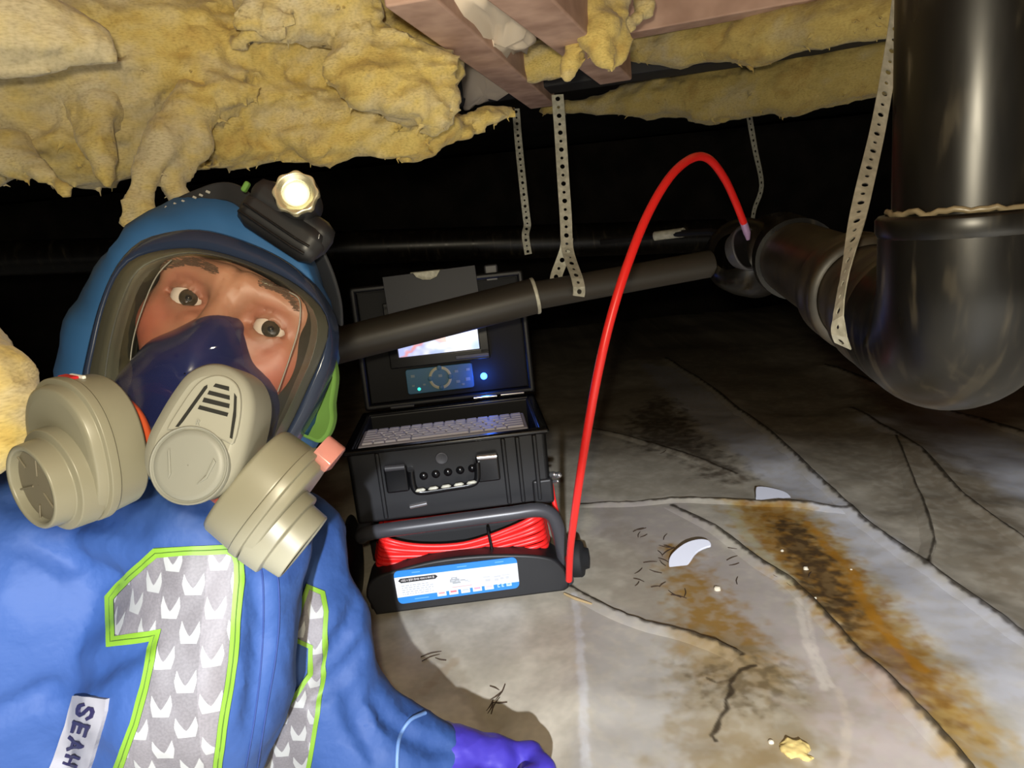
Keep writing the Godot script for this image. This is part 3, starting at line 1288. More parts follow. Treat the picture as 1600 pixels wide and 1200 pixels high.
func sticker_texture() -> ImageTexture:
	var im := Image.create(512, 140, false, Image.FORMAT_RGB8)
	im.fill(srgb(228, 230, 236))
	var blue := srgb(48, 132, 222)
	im.fill_rect(Rect2i(0, 0, 512, 27), blue)
	im.fill_rect(Rect2i(0, 112, 512, 28), blue)
	for q in [[75, 11, 34], [262, 11, 40], [420, 11, 36], [70, 124, 60]]:
		im.fill_rect(Rect2i(q[0], q[1], q[2], 4), srgb(110, 170, 235))
	# dark pointed bar with an unreadable line of pale lettering
	for x in range(14, 178):
		var e: float = minf(minf(x - 14, 178 - x) / 10.0, 1.0)
		im.fill_rect(Rect2i(x, int(43 - 9 * e), 1, int(18 * e) + 1), srgb(40, 40, 42))
	rng.seed = 5
	var x := 26
	while x < 160:
		var w := rng.randi_range(3, 7)
		var h := rng.randi_range(6, 11)
		im.fill_rect(Rect2i(x, 43 - h / 2, w, h), srgb(176, 172, 172))
		x += w + rng.randi_range(1, 4)
	for r in 5:
		x = 24
		while x < 140 + (r % 3) * 10:
			var w := rng.randi_range(4, 16)
			im.fill_rect(Rect2i(x, 64 + r * 9, w, 4), srgb(176, 180, 186))
			x += w + 4
	# the small drawing of the reel
	for q in [[232, 56, 26, 10], [226, 64, 40, 14], [236, 78, 34, 8], [268, 70, 22, 6], [288, 76, 14, 4], [300, 81, 12, 3]]:
		im.fill_rect(Rect2i(q[0], q[1], q[2], q[3]), srgb(164, 168, 172))
	for q in [[238, 60, 12, 4], [232, 70, 14, 3], [250, 74, 12, 3]]:
		im.fill_rect(Rect2i(q[0], q[1], q[2], q[3]), srgb(206, 208, 212))
	im.fill_rect(Rect2i(232, 98, 84, 4), srgb(224, 170, 172))
	# the table
	for q in [[356, 66, 42, 2], [356, 66, 2, 34], [404, 66, 78, 2], [404, 66, 2, 34], [480, 66, 2, 34], [356, 99, 126, 2]]:
		im.fill_rect(Rect2i(q[0], q[1], q[2], q[3]), srgb(206, 196, 190))
	for q in [[364, 70, 30, 6], [372, 82, 22, 12], [410, 72, 28, 8], [444, 71, 32, 5], [410, 84, 18, 12], [434, 82, 16, 10], [458, 80, 14, 12]]:
		im.fill_rect(Rect2i(q[0], q[1], q[2], q[3]), srgb(190, 192, 196))
	for k in 5:
		im.fill_rect(Rect2i(166 + k * 50, 108, 38, 22), srgb(222, 222, 240))
		im.fill_rect(Rect2i(172 + k * 50, 113, 26, 8), [srgb(216, 160, 160), srgb(214, 120, 130), srgb(186, 196, 220), srgb(206, 160, 180), srgb(216, 190, 214)][k])
	# C E and the marks after it
	for q in [[421, 112, 3, 14], [421, 112, 10, 3], [421, 123, 10, 3], [438, 112, 3, 14], [438, 112, 10, 3], [438, 118, 8, 2], [438, 123, 10, 3], [458, 112, 22, 14]]:
		im.fill_rect(Rect2i(q[0], q[1], q[2], q[3]), srgb(190, 214, 246))
	im.fill_rect(Rect2i(463, 115, 12, 3), blue)
	return ImageTexture.create_from_image(im)


func screen_texture() -> ImageTexture:
	var im := Image.create(160, 96, false, Image.FORMAT_RGB8)
	for y in 96:
		for x in 160:
			var t := x / 160.0
			var n := nf.get_noise_2d(x * 0.035, y * 0.05)
			var c := srgb(178, 186, 238).lerp(srgb(252, 252, 255), clampf(t * 1.7 + n * 0.5 - 0.1 + (y - 60) * -0.002, 0, 1))
			# the red cable seen by its own camera
			var d1 := absf(y - (96 - (x - 8) * 0.7) + n * 6.0)
			if x < 64 and d1 < 7:
				c = c.lerp(srgb(238, 140, 132), 0.8 * (1.0 - d1 / 7.0))
			var d2 := absf(y - (58 + (x - 64) * 0.4) + n * 8.0)
			if x > 58 and x < 96 and d2 < 5:
				c = c.lerp(srgb(250, 190, 170), 0.6)
			c = c.lerp(srgb(150, 176, 238), 0.6 * smoothstep(20.0, 4.0, Vector2(x - 76, (y - 94) * 1.6).length() + n * 6.0))
			c = c.lerp(srgb(150, 186, 240), 0.6 * smoothstep(26.0, 4.0, Vector2(x - 158, y - 92).length()))
			im.set_pixel(x, y, c)
	return ImageTexture.create_from_image(im)


func build_device() -> void:
	var org := G(740, 943)
	DT = Transform3D(Basis(Vector3.UP, deg_to_rad(2.6)), org)
	# --- reel
	var t := thing("cable_reel", "black cable reel with red coil and white and blue sticker under the open case", "reel", org, "", DT.basis)
	var arc := []
	for q in [[572, 934], [573, 918], [584, 904], [615, 892], [680, 876], [750, 868], [820, 867], [862, 873], [882, 888], [890, 906], [889, 919]]:
		arc.append(cut(DT, q[0], q[1], 2, 0.0))
	var poly := PackedVector2Array()
	for q in smooth_path(arc, 4):
		poly.append(Vector2(q.x, maxf(q.y, 0.006)))
	poly.append(Vector2(poly[poly.size() - 1].x - 0.008, 0.001))
	poly.append(Vector2(poly[0].x + 0.012, 0.001))
	obj("front_cover", prism(Geo.new(), Transform3D(), poly, -0.07, 0.0, 0.004), M.black_plastic, t, true)
	obj("reel_core", box(Geo.new(), Vector3(-0.165, 0.012, -0.135), Vector3(0.118, 0.118, -0.075), 0.012), M.black_matte, t, true)
	var sq := flat2(DT, [[614, 893], [807, 870], [812, 918], [623, 944]], 0.001)
	var g := Geo.new()
	var rows := []
	# rounded label printed with its own small texture
	var lp := PackedVector2Array()
	for k in 4:
		var cs := [Vector2(0.04, 0.16), Vector2(0.96, 0.16), Vector2(0.96, 0.84), Vector2(0.04, 0.84)]
		for s in 6:
			var a := PI + k * PI / 2 + s * PI / 10
			lp.append(cs[k] + Vector2(cos(a) * 0.04, sin(a) * 0.16))
	var spot := func(u: Vector2, z: float) -> Vector3:
		var p := sq[0].lerp(sq[1], u.x).lerp(sq[3].lerp(sq[2], u.x), u.y)
		return Vector3(p.x, p.y, z)
	for q in range(1, lp.size() - 1):
		g.tri(spot.call(lp[0], 0.0016), spot.call(lp[q], 0.0016), spot.call(lp[q + 1], 0.0016), Vector3.BACK, lp[0], lp[q], lp[q + 1])
	for q in lp.size():
		var e := (q + 1) % lp.size()
		var nn: Vector3 = Vector3(lp[q].x - 0.5, 0.5 - lp[q].y, 0).normalized()
		g.tri(spot.call(lp[q], 0.0016), spot.call(lp[e], 0.0016), spot.call(lp[e], 0.0), nn, lp[q], lp[e], lp[e])
		g.tri(spot.call(lp[q], 0.0016), spot.call(lp[e], 0.0), spot.call(lp[q], 0.0), nn, lp[q], lp[e], lp[q])
	var sm := mat("sticker", Color.WHITE, 0.4)
	sm.albedo_texture = sticker_texture()
	obj("sticker", g, sm, t, true, "white and blue printed sticker")
	# red coil
	var top := [[604, 843], [655, 853], [725, 850], [790, 829], [836, 807]]
	var bot := [[598, 893], [655, 884], [725, 880], [790, 875], [848, 866]]
	for k in 9:
		var f := k / 8.0
		var l := []
		for q in 5:
			var p := cut(DT, lerpf(top[q][0], bot[q][0], f), lerpf(top[q][1], bot[q][1], f), 2, -0.034)
			p.z -= 0.004 * (k % 2)
			l.append(p)
		l.append(Vector3(l[4].x + 0.012, l[4].y, -0.07))
		l.append(Vector3(l[4].x + 0.004, l[4].y, -0.14))
		l.append(Vector3(l[2].x, l[2].y + 0.01, -0.165))
		l.append(Vector3(l[0].x - 0.004, l[0].y, -0.14))
		l.append(Vector3(l[0].x - 0.012, l[0].y, -0.07))
		obj("coil_turn", tube(Geo.new(), closed_path(l, 6), [0.0045], 10, 0, true), M.red_coil, t, true)
	g = Geo.new()
	var ty0 := cut(DT, 764, 836, 2, -0.03)
	var ty1 := cut(DT, 774, 880, 2, -0.03)
	tube(g, closed_path([Vector3(ty0.x, ty0.y + 0.004, -0.026), Vector3(ty1.x, ty1.y, -0.026), Vector3(ty1.x, ty1.y, -0.044), Vector3(ty0.x, ty0.y + 0.004, -0.044)], 5), [0.0028], 8, 0, true)
	obj("cable_tie", g, M.black_gloss, t, true)
	# bent tube frame
	var l := [Vector3(cut(DT, 566, 834, 2, -0.02).x + 0.002, cut(DT, 566, 834, 2, -0.02).y, -0.2)]
	for q in [[566, 834, -0.07], [572, 834, -0.026], [600, 829, -0.012], [660, 821, -0.01], [740, 810, -0.01], [800, 802, -0.01], [838, 797, -0.012], [860, 803, -0.014], [871, 824, -0.016], [878, 855, -0.02], [884, 890, -0.025], [886, 908, -0.03]]:
		l.append(cut(DT, q[0], q[1], 2, q[2]))
	obj("frame_tube", tube(Geo.new(), smooth_path(l, 5), [0.0125], 16), M.grey_frame, t, true)
	var fy: float = l[4].y
	g = Geo.new()
	tube(g, smooth_path([Vector3(-0.185, 0.012, -0.2), Vector3(-0.186, 0.08, -0.2), Vector3(-0.18, fy - 0.01, -0.2), Vector3(-0.16, fy, -0.2), Vector3(0.0, fy, -0.2), Vector3(0.11, fy, -0.2), Vector3(0.13, fy - 0.01, -0.2), Vector3(0.135, 0.08, -0.2), Vector3(0.135, 0.012, -0.2)], 5), [0.0125], 14)
	obj("rear_frame_tube", g, M.black_plastic, t, true)
	var c := cut(DT, 556, 884, 2, -0.09)
	g = Geo.new()
	lathe(g, frame(Vector3(c.x, 0.075, c.z), Vector3.RIGHT), [[0.01, -0.003], [0.074, -0.003], [0.076, 0.0], [0.074, 0.003], [0.01, 0.003]], 40, 3)
	obj("reel_flange", g, M.black_plastic, t, true)
	for s in [-0.17, 0.125]:
		obj("base_rail", box(Geo.new(), Vector3(s - 0.012, 0.0, -0.22), Vector3(s + 0.012, 0.014, -0.02), 0.005), M.black_plastic, t, true)
	# knob at the right foot
	c = cut(DT, 906, 872, 2, -0.045)
	g = Geo.new()
	lathe(g, frame(Vector3(c.x - 0.012, c.y, c.z), Vector3(1, 0.05, 0.25)), [[0.012, -0.03], [0.014, -0.006], [0.03, -0.004], [0.033, 0.0], [0.033, 0.014], [0.03, 0.018], [0.02, 0.02], [0.018, 0.028], [0.004, 0.03]], 20, 3)
	obj("knob", g, M.black_matte, t, true)

	# --- case
	var z0 := -0.055
	var z1 := -0.31
	var xl := cut(DT, 547, 750, 2, z0).x
	var xr := cut(DT, 858, 730, 2, z0).x
	var y0 := 0.149
	var y1 := cut(DT, 690, 690, 2, z0).y
	t = thing("instrument_case", "open black hard case with glowing screen and teal keypad in its lid", "case", DT * Vector3((xl + xr) / 2, y0, (z0 + z1) / 2), "", DT.basis)
	var CT := t.transform.affine_inverse() * DT
	var inCT := func(gg: Geo) -> Geo:
		for q in gg.v.size():
			gg.v[q] = CT * gg.v[q]
			gg.n[q] = CT.basis * gg.n[q]
		return gg
	g = Geo.new()
	box(g, Vector3(xl, y0, z1), Vector3(xr, y0 + 0.014, z0), 0.007)
	box(g, Vector3(xl, y0, z0 - 0.014), Vector3(xr, y1, z0), 0.006)
	box(g, Vector3(xl, y0, z1), Vector3(xr, y1, z1 + 0.014), 0.006)
	box(g, Vector3(xl, y0, z1), Vector3(xl + 0.014, y1, z0), 0.006)
	box(g, Vector3(xr - 0.014, y0, z1), Vector3(xr, y1, z0), 0.006)
	obj("case_base", inCT.call(g), M.black_plastic, t, true)
	g = Geo.new()
	for q in [[Vector3(xl - 0.006, y1 - 0.007, z0 - 0.012), Vector3(xr + 0.006, y1 + 0.003, z0 + 0.006)], [Vector3(xl - 0.006, y1 - 0.007, z1 - 0.006), Vector3(xr + 0.006, y1 + 0.003, z1 + 0.012)], [Vector3(xl - 0.006, y1 - 0.007, z1), Vector3(xl + 0.012, y1 + 0.003, z0)], [Vector3(xr - 0.012, y1 - 0.007, z1), Vector3(xr + 0.006, y1 + 0.003, z0)]]:
		box(g, q[0], q[1], 0.0045)
	obj("rim", inCT.call(g), M.black_gloss, t, true)
	for q in [[790, 730], [812, 727], [838, 722], [596, 757]]:
		var p := cut(DT, q[0], q[1], 2, z0)
		obj("rib", inCT.call(box(Geo.new(), Vector3(p.x - 0.004, y0 + 0.006, z0 - 0.002), Vector3(p.x + 0.004, y1 - 0.006, z0 + 0.006), 0.003)), M.black_plastic, t, true)
	# latches
	for q in [[620, 743, 0], [762, 726, 1]]:
		var p := cut(DT, q[0], q[1], 2, z0)
		var la := obj("latch", inCT.call(box(Geo.new(), Vector3(p.x - 0.02, p.y - 0.028, z0 - 0.001), Vector3(p.x + 0.02, p.y + 0.02, z0 + 0.012), 0.004)), M.black_gloss, t, true)
		g = Geo.new()
		tube(g, PackedVector3Array([Vector3(p.x - 0.017, p.y + 0.018, z0 + 0.01), Vector3(p.x + 0.017, p.y + 0.018, z0 + 0.01)]), [0.0055], 12)
		obj("latch_pin", inCT.call(g), M.chrome if q[2] == 1 else M.grey_plastic, la, true)
	# handle with a ribbed grip
	var hp := []
	for q in [[642, 736], [644, 752], [648, 765], [660, 769], [700, 763], [735, 757], [745, 750], [746, 735], [745, 722]]:
		hp.append(cut(DT, q[0], q[1], 2, z0 + 0.014))
	g = Geo.new()
	tube(g, smooth_path(hp, 4), [0.0055], 12)
	var hd := obj("handle", inCT.call(g), M.black_gloss, t, true)
	for k in 5:
		var p := cut(DT, 657 + k * 20, 766 - k * 3.0, 2, z0 + 0.0205)
		g = Geo.new()
		tube(g, PackedVector3Array([p + Vector3(-0.0085, -0.0012, 0), p + Vector3(-0.005, 0, 0), p + Vector3(0.005, 0.0006, 0), p + Vector3(0.0085, 0, 0)]), [0.001, 0.0032, 0.0032, 0.001], 10)
		obj("grip_rib", inCT.call(g), M.steel, hd, true)
	for k in 5:
		var p := cut(DT, 662 + k * 19, 744 - k * 3.0, 2, z0 + 0.001)
		g = Geo.new()
		lathe(g, Transform3D(Basis(), p), [[0.008, -0.002], [0.007, 0.001], [0.004, 0.003], [0.0005, 0.0035]], 16)
		obj("stud", inCT.call(g), M.black_gloss, t, true)
	var em := cut(DT, 690, 716, 2, z0)
	g = Geo.new()
	lathe(g, Transform3D(Basis(), em), [[0.0115, -0.002], [0.0115, 0.001], [0.01, 0.0025], [0.0085, 0.0014], [0.0005, 0.0014]], 24)
	obj("round_badge", inCT.call(g), M.grey_plastic, t, true)
	for q in [[851, 743, 0.006], [866, 741, 0.005], [874, 742, 0.0055], [870, 752, 0.003]]:
		var p := cut(DT, q[0], q[1], 2, z0 - 0.01)
		g = Geo.new()
		lathe(g, frame(p, Vector3(0.7, 0.2, 0.6)), [[q[2], -0.012], [q[2], 0.0], [q[2] * 0.7, 0.003], [0.0003, 0.004]], 14, 1)
		obj("chrome_clip", inCT.call(g), M.chrome, t, true)
	var fp := cut(DT, 848, 770, 2, z0)
	obj("corner_guard", inCT.call(box(Geo.new(), Vector3(fp.x - 0.018, y0 - 0.003, z0 - 0.03), Vector3(fp.x + 0.02, y0 + 0.045, z0 + 0.004), 0.006)), M.black_plastic, t, true)
	fp = cut(DT, 655, 790, 2, z0 + 0.002)
	g = Geo.new()
	tube(g, PackedVector3Array([fp + Vector3(-0.016, -0.001, 0), fp + Vector3(0.014, 0.003, 0)]), [0.004], 10)
	obj("bottom_latch", inCT.call(g), M.chrome, t, true)

	# --- lid with the monitor
	var LT := DT * Transform3D(Basis(Vector3.RIGHT, deg_to_rad(-5.0)), Vector3(0, y1 + 0.006, z1 + 0.002))
	var inL := func(gg: Geo) -> Geo:
		var k: Transform3D = t.transform.affine_inverse() * LT
		for q in gg.v.size():
			gg.v[q] = k * gg.v[q]
			gg.n[q] = k.basis * gg.n[q]
		return gg
	var lr := cut(LT, 831, 560, 2, 0.0).x
	var ll := xl + 0.002
	g = Geo.new()
	box(g, Vector3(ll, 0.0, -0.05), Vector3(lr, 0.255, -0.022), 0.012)
	for q in [[Vector3(ll, 0, -0.04), Vector3(ll + 0.012, 0.255, 0.0)], [Vector3(lr - 0.012, 0, -0.04), Vector3(lr, 0.255, 0.0)], [Vector3(ll, 0, -0.04), Vector3(lr, 0.012, 0.0)], [Vector3(ll, 0.243, -0.04), Vector3(lr, 0.255, 0.0)]]:
		box(g, q[0], q[1], 0.005)
	var lid := obj("lid", inL.call(g), M.black_plastic, t, true)
	obj("lid_panel", inL.call(box(Geo.new(), Vector3(ll + 0.013, 0.013, -0.03), Vector3(lr - 0.013, 0.242, -0.012), 0.002)), M.black_matte, lid, true)
	var s0 := cut(LT, 624, 560, 2, -0.008)
	var s1 := cut(LT, 749, 543, 2, -0.008)
	var sy := (s0.y + s1.y) / 2
	var sh := 0.098
	g = Geo.new()
	for q in [[Vector3(s0.x - 0.02, sy - 0.022, -0.014), Vector3(s1.x + 0.02, sy - 0.0005, -0.004)], [Vector3(s0.x - 0.02, sy + sh, -0.014), Vector3(s1.x + 0.02, sy + sh + 0.015, -0.004)], [Vector3(s0.x - 0.02, sy - 0.01, -0.014), Vector3(s0.x - 0.0005, sy + sh + 0.01, -0.004)], [Vector3(s1.x + 0.0005, sy - 0.01, -0.014), Vector3(s1.x + 0.02, sy + sh + 0.01, -0.004)]]:
		box(g, q[0], q[1], 0.002)
	obj("monitor_bezel", inL.call(g), M.black_gloss, lid, true)
	g = Geo.new()
	g.quad(Vector3(s0.x, sy + sh, -0.008), Vector3(s1.x, sy + sh, -0.008), Vector3(s1.x, sy, -0.008), Vector3(s0.x, sy, -0.008), Vector3.BACK)
	box(g, Vector3(s0.x, sy, -0.013), Vector3(s1.x, sy + sh, -0.0085), 0.001)
	var scr := mat("lit_screen", srgb(20, 20, 24), 0.25)
	scr.emission_enabled = true
	scr.emission = Color.WHITE
	scr.emission_texture = screen_texture()
	scr.emission_operator = BaseMaterial3D.EMISSION_OP_MULTIPLY
	scr.emission_energy_multiplier = 1.25
	obj("screen", inL.call(g), scr, lid, true, "glowing white picture on the monitor")
	var al := AreaLight3D.new()
	al.name = "screen_light"
	al.light_color = srgb(226, 230, 255)
	al.light_energy = 0.006
	al.area_size = Vector2(absf(s1.x - s0.x), sh)
	al.shadow_enabled = true
	lid.add_child(al)
	al.global_transform = LT * Transform3D(Basis(Vector3.UP, PI), Vector3((s0.x + s1.x) / 2, sy + sh / 2, -0.004))
	var sp := cut(LT, 738, 556, 2, -0.003)
	obj("speaker_bar", inL.call(box(Geo.new(), Vector3(sp.x - 0.035, sp.y - 0.004, -0.006), Vector3(sp.x + 0.035, sp.y + 0.004, -0.002), 0.0015)), M.grey_plastic, lid, true)
	# keypad
	var k0 := cut(LT, 638, 616, 2, -0.008)
	var k1 := cut(LT, 737, 567, 2, -0.008)
	var kc := Vector3((k0.x + k1.x) / 2, (k0.y + k1.y) / 2, -0.008)
	var hw := (k1.x - k0.x) / 2
	var hh := 0.026
	poly = PackedVector2Array()
	for q in 4:
		for s in 4:
			var a := PI + q * PI / 2 + s * PI / 6
			poly.append(Vector2(kc.x + [-1, 1, 1, -1][q] * (hw - 0.005) + cos(a) * 0.005, kc.y + [-1, -1, 1, 1][q] * (hh - 0.005) + sin(a) * 0.005))
	var kp := obj("keypad", inL.call(prism(Geo.new(), Transform3D(), poly, -0.014, -0.006, 0.001)), M.teal_pad, lid, true, "teal keypad with a pale ring of buttons")
	var rp := cut(LT, 688, 590, 2, -0.006)
	g = Geo.new()
	lathe(g, Transform3D(Basis(), Vector3(rp.x, rp.y, -0.0055)), [[0.018, -0.001], [0.0183, 0.0008], [0.0235, 0.0008], [0.024, -0.001]], 36)
	obj("dial_ring", inL.call(g), M.pad_print, kp, true)
	for k in 4:
		g = Geo.new()
		var a := k * PI / 2
		lathe(g, Transform3D(Basis(), Vector3(rp.x + cos(a) * 0.0208, rp.y + sin(a) * 0.0208, -0.0047)), [[0.0052, -0.001], [0.0052, 0.0004], [0.0042, 0.0009], [0.0003, 0.0009]], 14)
		obj("dial_button", inL.call(g), M.teal_pad, kp, true)
	for q in [[688, 587, 0.004], [645, 588, 0.004], [713, 580, 0.0038], [731, 577, 0.004], [716, 596, 0.004], [731, 592, 0.005], [646, 603, 0.0028], [663, 601, 0.0028], [724, 600, 0.003]]:
		var p := cut(LT, q[0], q[1], 2, -0.006)
		g = Geo.new()
		box(g, Vector3(p.x - q[2], p.y - q[2] * 0.7, -0.0062), Vector3(p.x + q[2], p.y + q[2] * 0.7, -0.0052), 0.0004)
		obj("button_mark", inL.call(g), M.pad_mark, kp, true)
	for q in [["cyan_indicator_light", 655, 608, 0.0036, M.cyan_led], ["blue_indicator_light", 756, 588, 0.0055, M.blue_led]]:
		var p := cut(LT, q[1], q[2], 2, -0.006)
		g = Geo.new()
		lathe(g, Transform3D(Basis(), Vector3(p.x, p.y, -0.012)), [[q[3] * 1.3, 0.0], [q[3] * 1.3, 0.004], [q[3], 0.006], [q[3] * 0.7, 0.0075], [0.0003, 0.0085]], 18)
		obj(q[0], inL.call(g), q[4], lid, true)
		if q[1] == 756:
			var o := OmniLight3D.new()
			o.name = "blue_indicator_glow"
			o.light_color = srgb(50, 110, 255)
			o.light_energy = 0.0035
			o.light_size = 0.01
			o.shadow_enabled = true
			lid.add_child(o)
			o.global_position = LT * Vector3(p.x, p.y, 0.014)
	# hinges
	for q in [[758, 618], [800, 611], [630, 641]]:
		var p := cut(LT, q[0], q[1], 2, 0.004)
		g = Geo.new()
		tube(g, PackedVector3Array([Vector3(p.x - 0.024, 0.003, 0.006), Vector3(p.x + 0.024, 0.003, 0.006)]), [0.0035], 10)
		obj("hinge", inL.call(g), M.chrome if q[0] > 700 else M.grey_plastic, t, true)
	# sun shade above the screen and the latch tab beside it
	poly = flat2(LT, [[597, 433], [645, 427], [650, 433], [660, 437], [672, 437], [682, 432], [688, 421], [742, 414], [750, 470], [752, 500], [612, 520], [606, 490]], 0.02)
	obj("sun_shade", inL.call(prism(Geo.new(), Transform3D(), poly, 0.014, 0.02, 0.0008, false)), M.visor_panel, lid, true, "dark bluish shade panel with a thumb notch")
	g = Geo.new()
	var np := cut(LT, 668, 429, 2, 0.012)
	box(g, Vector3(np.x - 0.035, np.y - 0.02, 0.006), Vector3(np.x + 0.035, np.y + 0.008, 0.011), 0.003)
	obj("shade_backing", inL.call(g), M.steel, lid, true)
	var tp := cut(LT, 768, 430, 2, -0.02)
	obj("lid_latch", inL.call(box(Geo.new(), Vector3(tp.x - 0.014, 0.235, -0.03), Vector3(tp.x + 0.014, tp.y + 0.022, -0.012), 0.004)), M.grey_plastic, lid, true)

	# --- keyboard lying in the case
	var yk := y1 + 0.003
	var f0 := cut(DT, 552, 712, 1, yk)
	var f1 := cut(DT, 828, 674, 1, yk)
	var b1 := cut(DT, 819, 643, 1, yk)
	var kx0 := xl + 0.017
	var kx1 := f1.x
	var kz0 := minf(f0.z, f1.z)
	kz0 = z0 - 0.022
	var kz1 := maxf(b1.z, z1 + 0.03)
	t = thing("keyboard", "pale grey keyboard lying in the open case", "keyboard", DT * Vector3((kx0 + kx1) / 2, yk - 0.01, (kz0 + kz1) / 2), "", DT.basis)
	var w := (kx1 - kx0)
	var dp := kz0 - kz1
	obj("body", box(Geo.new(), Vector3(-w / 2, 0, -dp / 2), Vector3(w / 2, 0.0085, dp / 2), 0.003), M.keyboard_body, t, true)
	var meshes := {}
	for r in 6:
		var x := -w / 2 + 0.006
		var row_d := (dp - 0.012) / 6.0
		var units: Array = [[1, 1, 1, 1, 1, 1, 1, 1, 1, 1, 1, 1, 1, 1], [1, 1, 1, 1, 1, 1, 1, 1, 1, 1, 1, 1, 1, 1], [1.5, 1, 1, 1, 1, 1, 1, 1, 1, 1, 1, 1, 1.5], [1.75, 1, 1, 1, 1, 1, 1, 1, 1, 1, 1, 2.25], [2.25, 1, 1, 1, 1, 1, 1, 1, 1, 1, 1, 1.75], [1, 1, 1, 1.25, 5, 1.25, 1, 1, 1.5]][r]
		for u in units:
			var kw: float = u * (w - 0.012) / 14.0
			if not meshes.has(u):
				var kg := Geo.new()
				rbox2(kg, Vector3(kw - 0.0014, 0.004, row_d - 0.0016))
				meshes[u] = kg.mesh()
			var o := MeshInstance3D.new()
			o.name = numbered("key", str(t.get_instance_id()))
			o.mesh = meshes[u]
			o.material_override = M.key_white
			t.add_child(o, true)
			o.position = Vector3(x + kw / 2, 0.0095, -dp / 2 + 0.006 + row_d * (r + 0.5))
			x += kw

	# --- the cable pushed out of the reel into the pipe
	t = thing("push_cable", "red cable arching from the reel into the open pipe fitting", "cable", G(890, 908))
	l = []
	for q in [[889, 906, 1.2], [891, 860, 1.14], [897, 810, 1.06], [907, 740, 0.98], [921, 655, 0.92], [936, 575, 0.89], [955, 495, 0.88], [980, 415, 0.88], [1012, 335, 0.9], [1048, 275, 0.93], [1082, 247, 0.97], [1108, 249, 1.01], [1132, 279, 1.07], [1149, 315, 1.12], [1162, 348, 1.15]]:
		l.append(P(q[0], q[1], q[2]))
	obj("cable", tube(Geo.new(), smooth_path(l, 8), [0.0057], 16), M.red_cable, t)
	g = Geo.new()
	tube(g, PackedVector3Array([P(1160, 343, 1.147), P(1164, 354, 1.155), P(1167, 363, 1.162), P(1169, 374, 1.17)]), [0.006, 0.006, 0.006, 0.003], 14)
	obj("cable_tip", g, M.violet_tip, t, false, "shiny pale tip")
	l = []
	for q in [[861, 757, 1.33], [866, 785, 1.325], [873, 815, 1.31], [881, 845, 1.29], [888, 880, 1.26], [889, 906, 1.22]]:
		l.append(P(q[0], q[1], q[2]))
	obj("cable_feed", tube(Geo.new(), smooth_path(l, 6), [0.0045], 12), M.red_coil, t)


# a key: a low block narrower at the top
func rbox2(g: Geo, s: Vector3) -> void:
	var a := []
	for q in [[-1, -1], [1, -1], [1, 1], [-1, 1]]:
		a.append(Vector3(q[0] * s.x / 2, -s.y / 2, q[1] * s.z / 2))
		a.append(Vector3(q[0] * (s.x / 2 - 0.0012), s.y / 2, q[1] * (s.z / 2 - 0.0012)))
	g.quad(a[1], a[3], a[5], a[7], Vector3.UP)
	for q in 4:
		var e := (q + 1) % 4
		var nn: Vector3 = ((a[q * 2] + a[e * 2]) * Vector3(1, 0, 1)).normalized()
		g.quad(a[q * 2], a[e * 2], a[e * 2 + 1], a[q * 2 + 1], nn)


# ---------- insulation
func chain(pts: Array) -> Array:
	var o := []
	for q in pts.size() - 1:
		var a: Array = pts[q]
		var b: Array = pts[q + 1]
		o.append([P(a[0], a[1], a[2]), P(b[0], b[1], b[2]), a[3], b[3]])
	return o


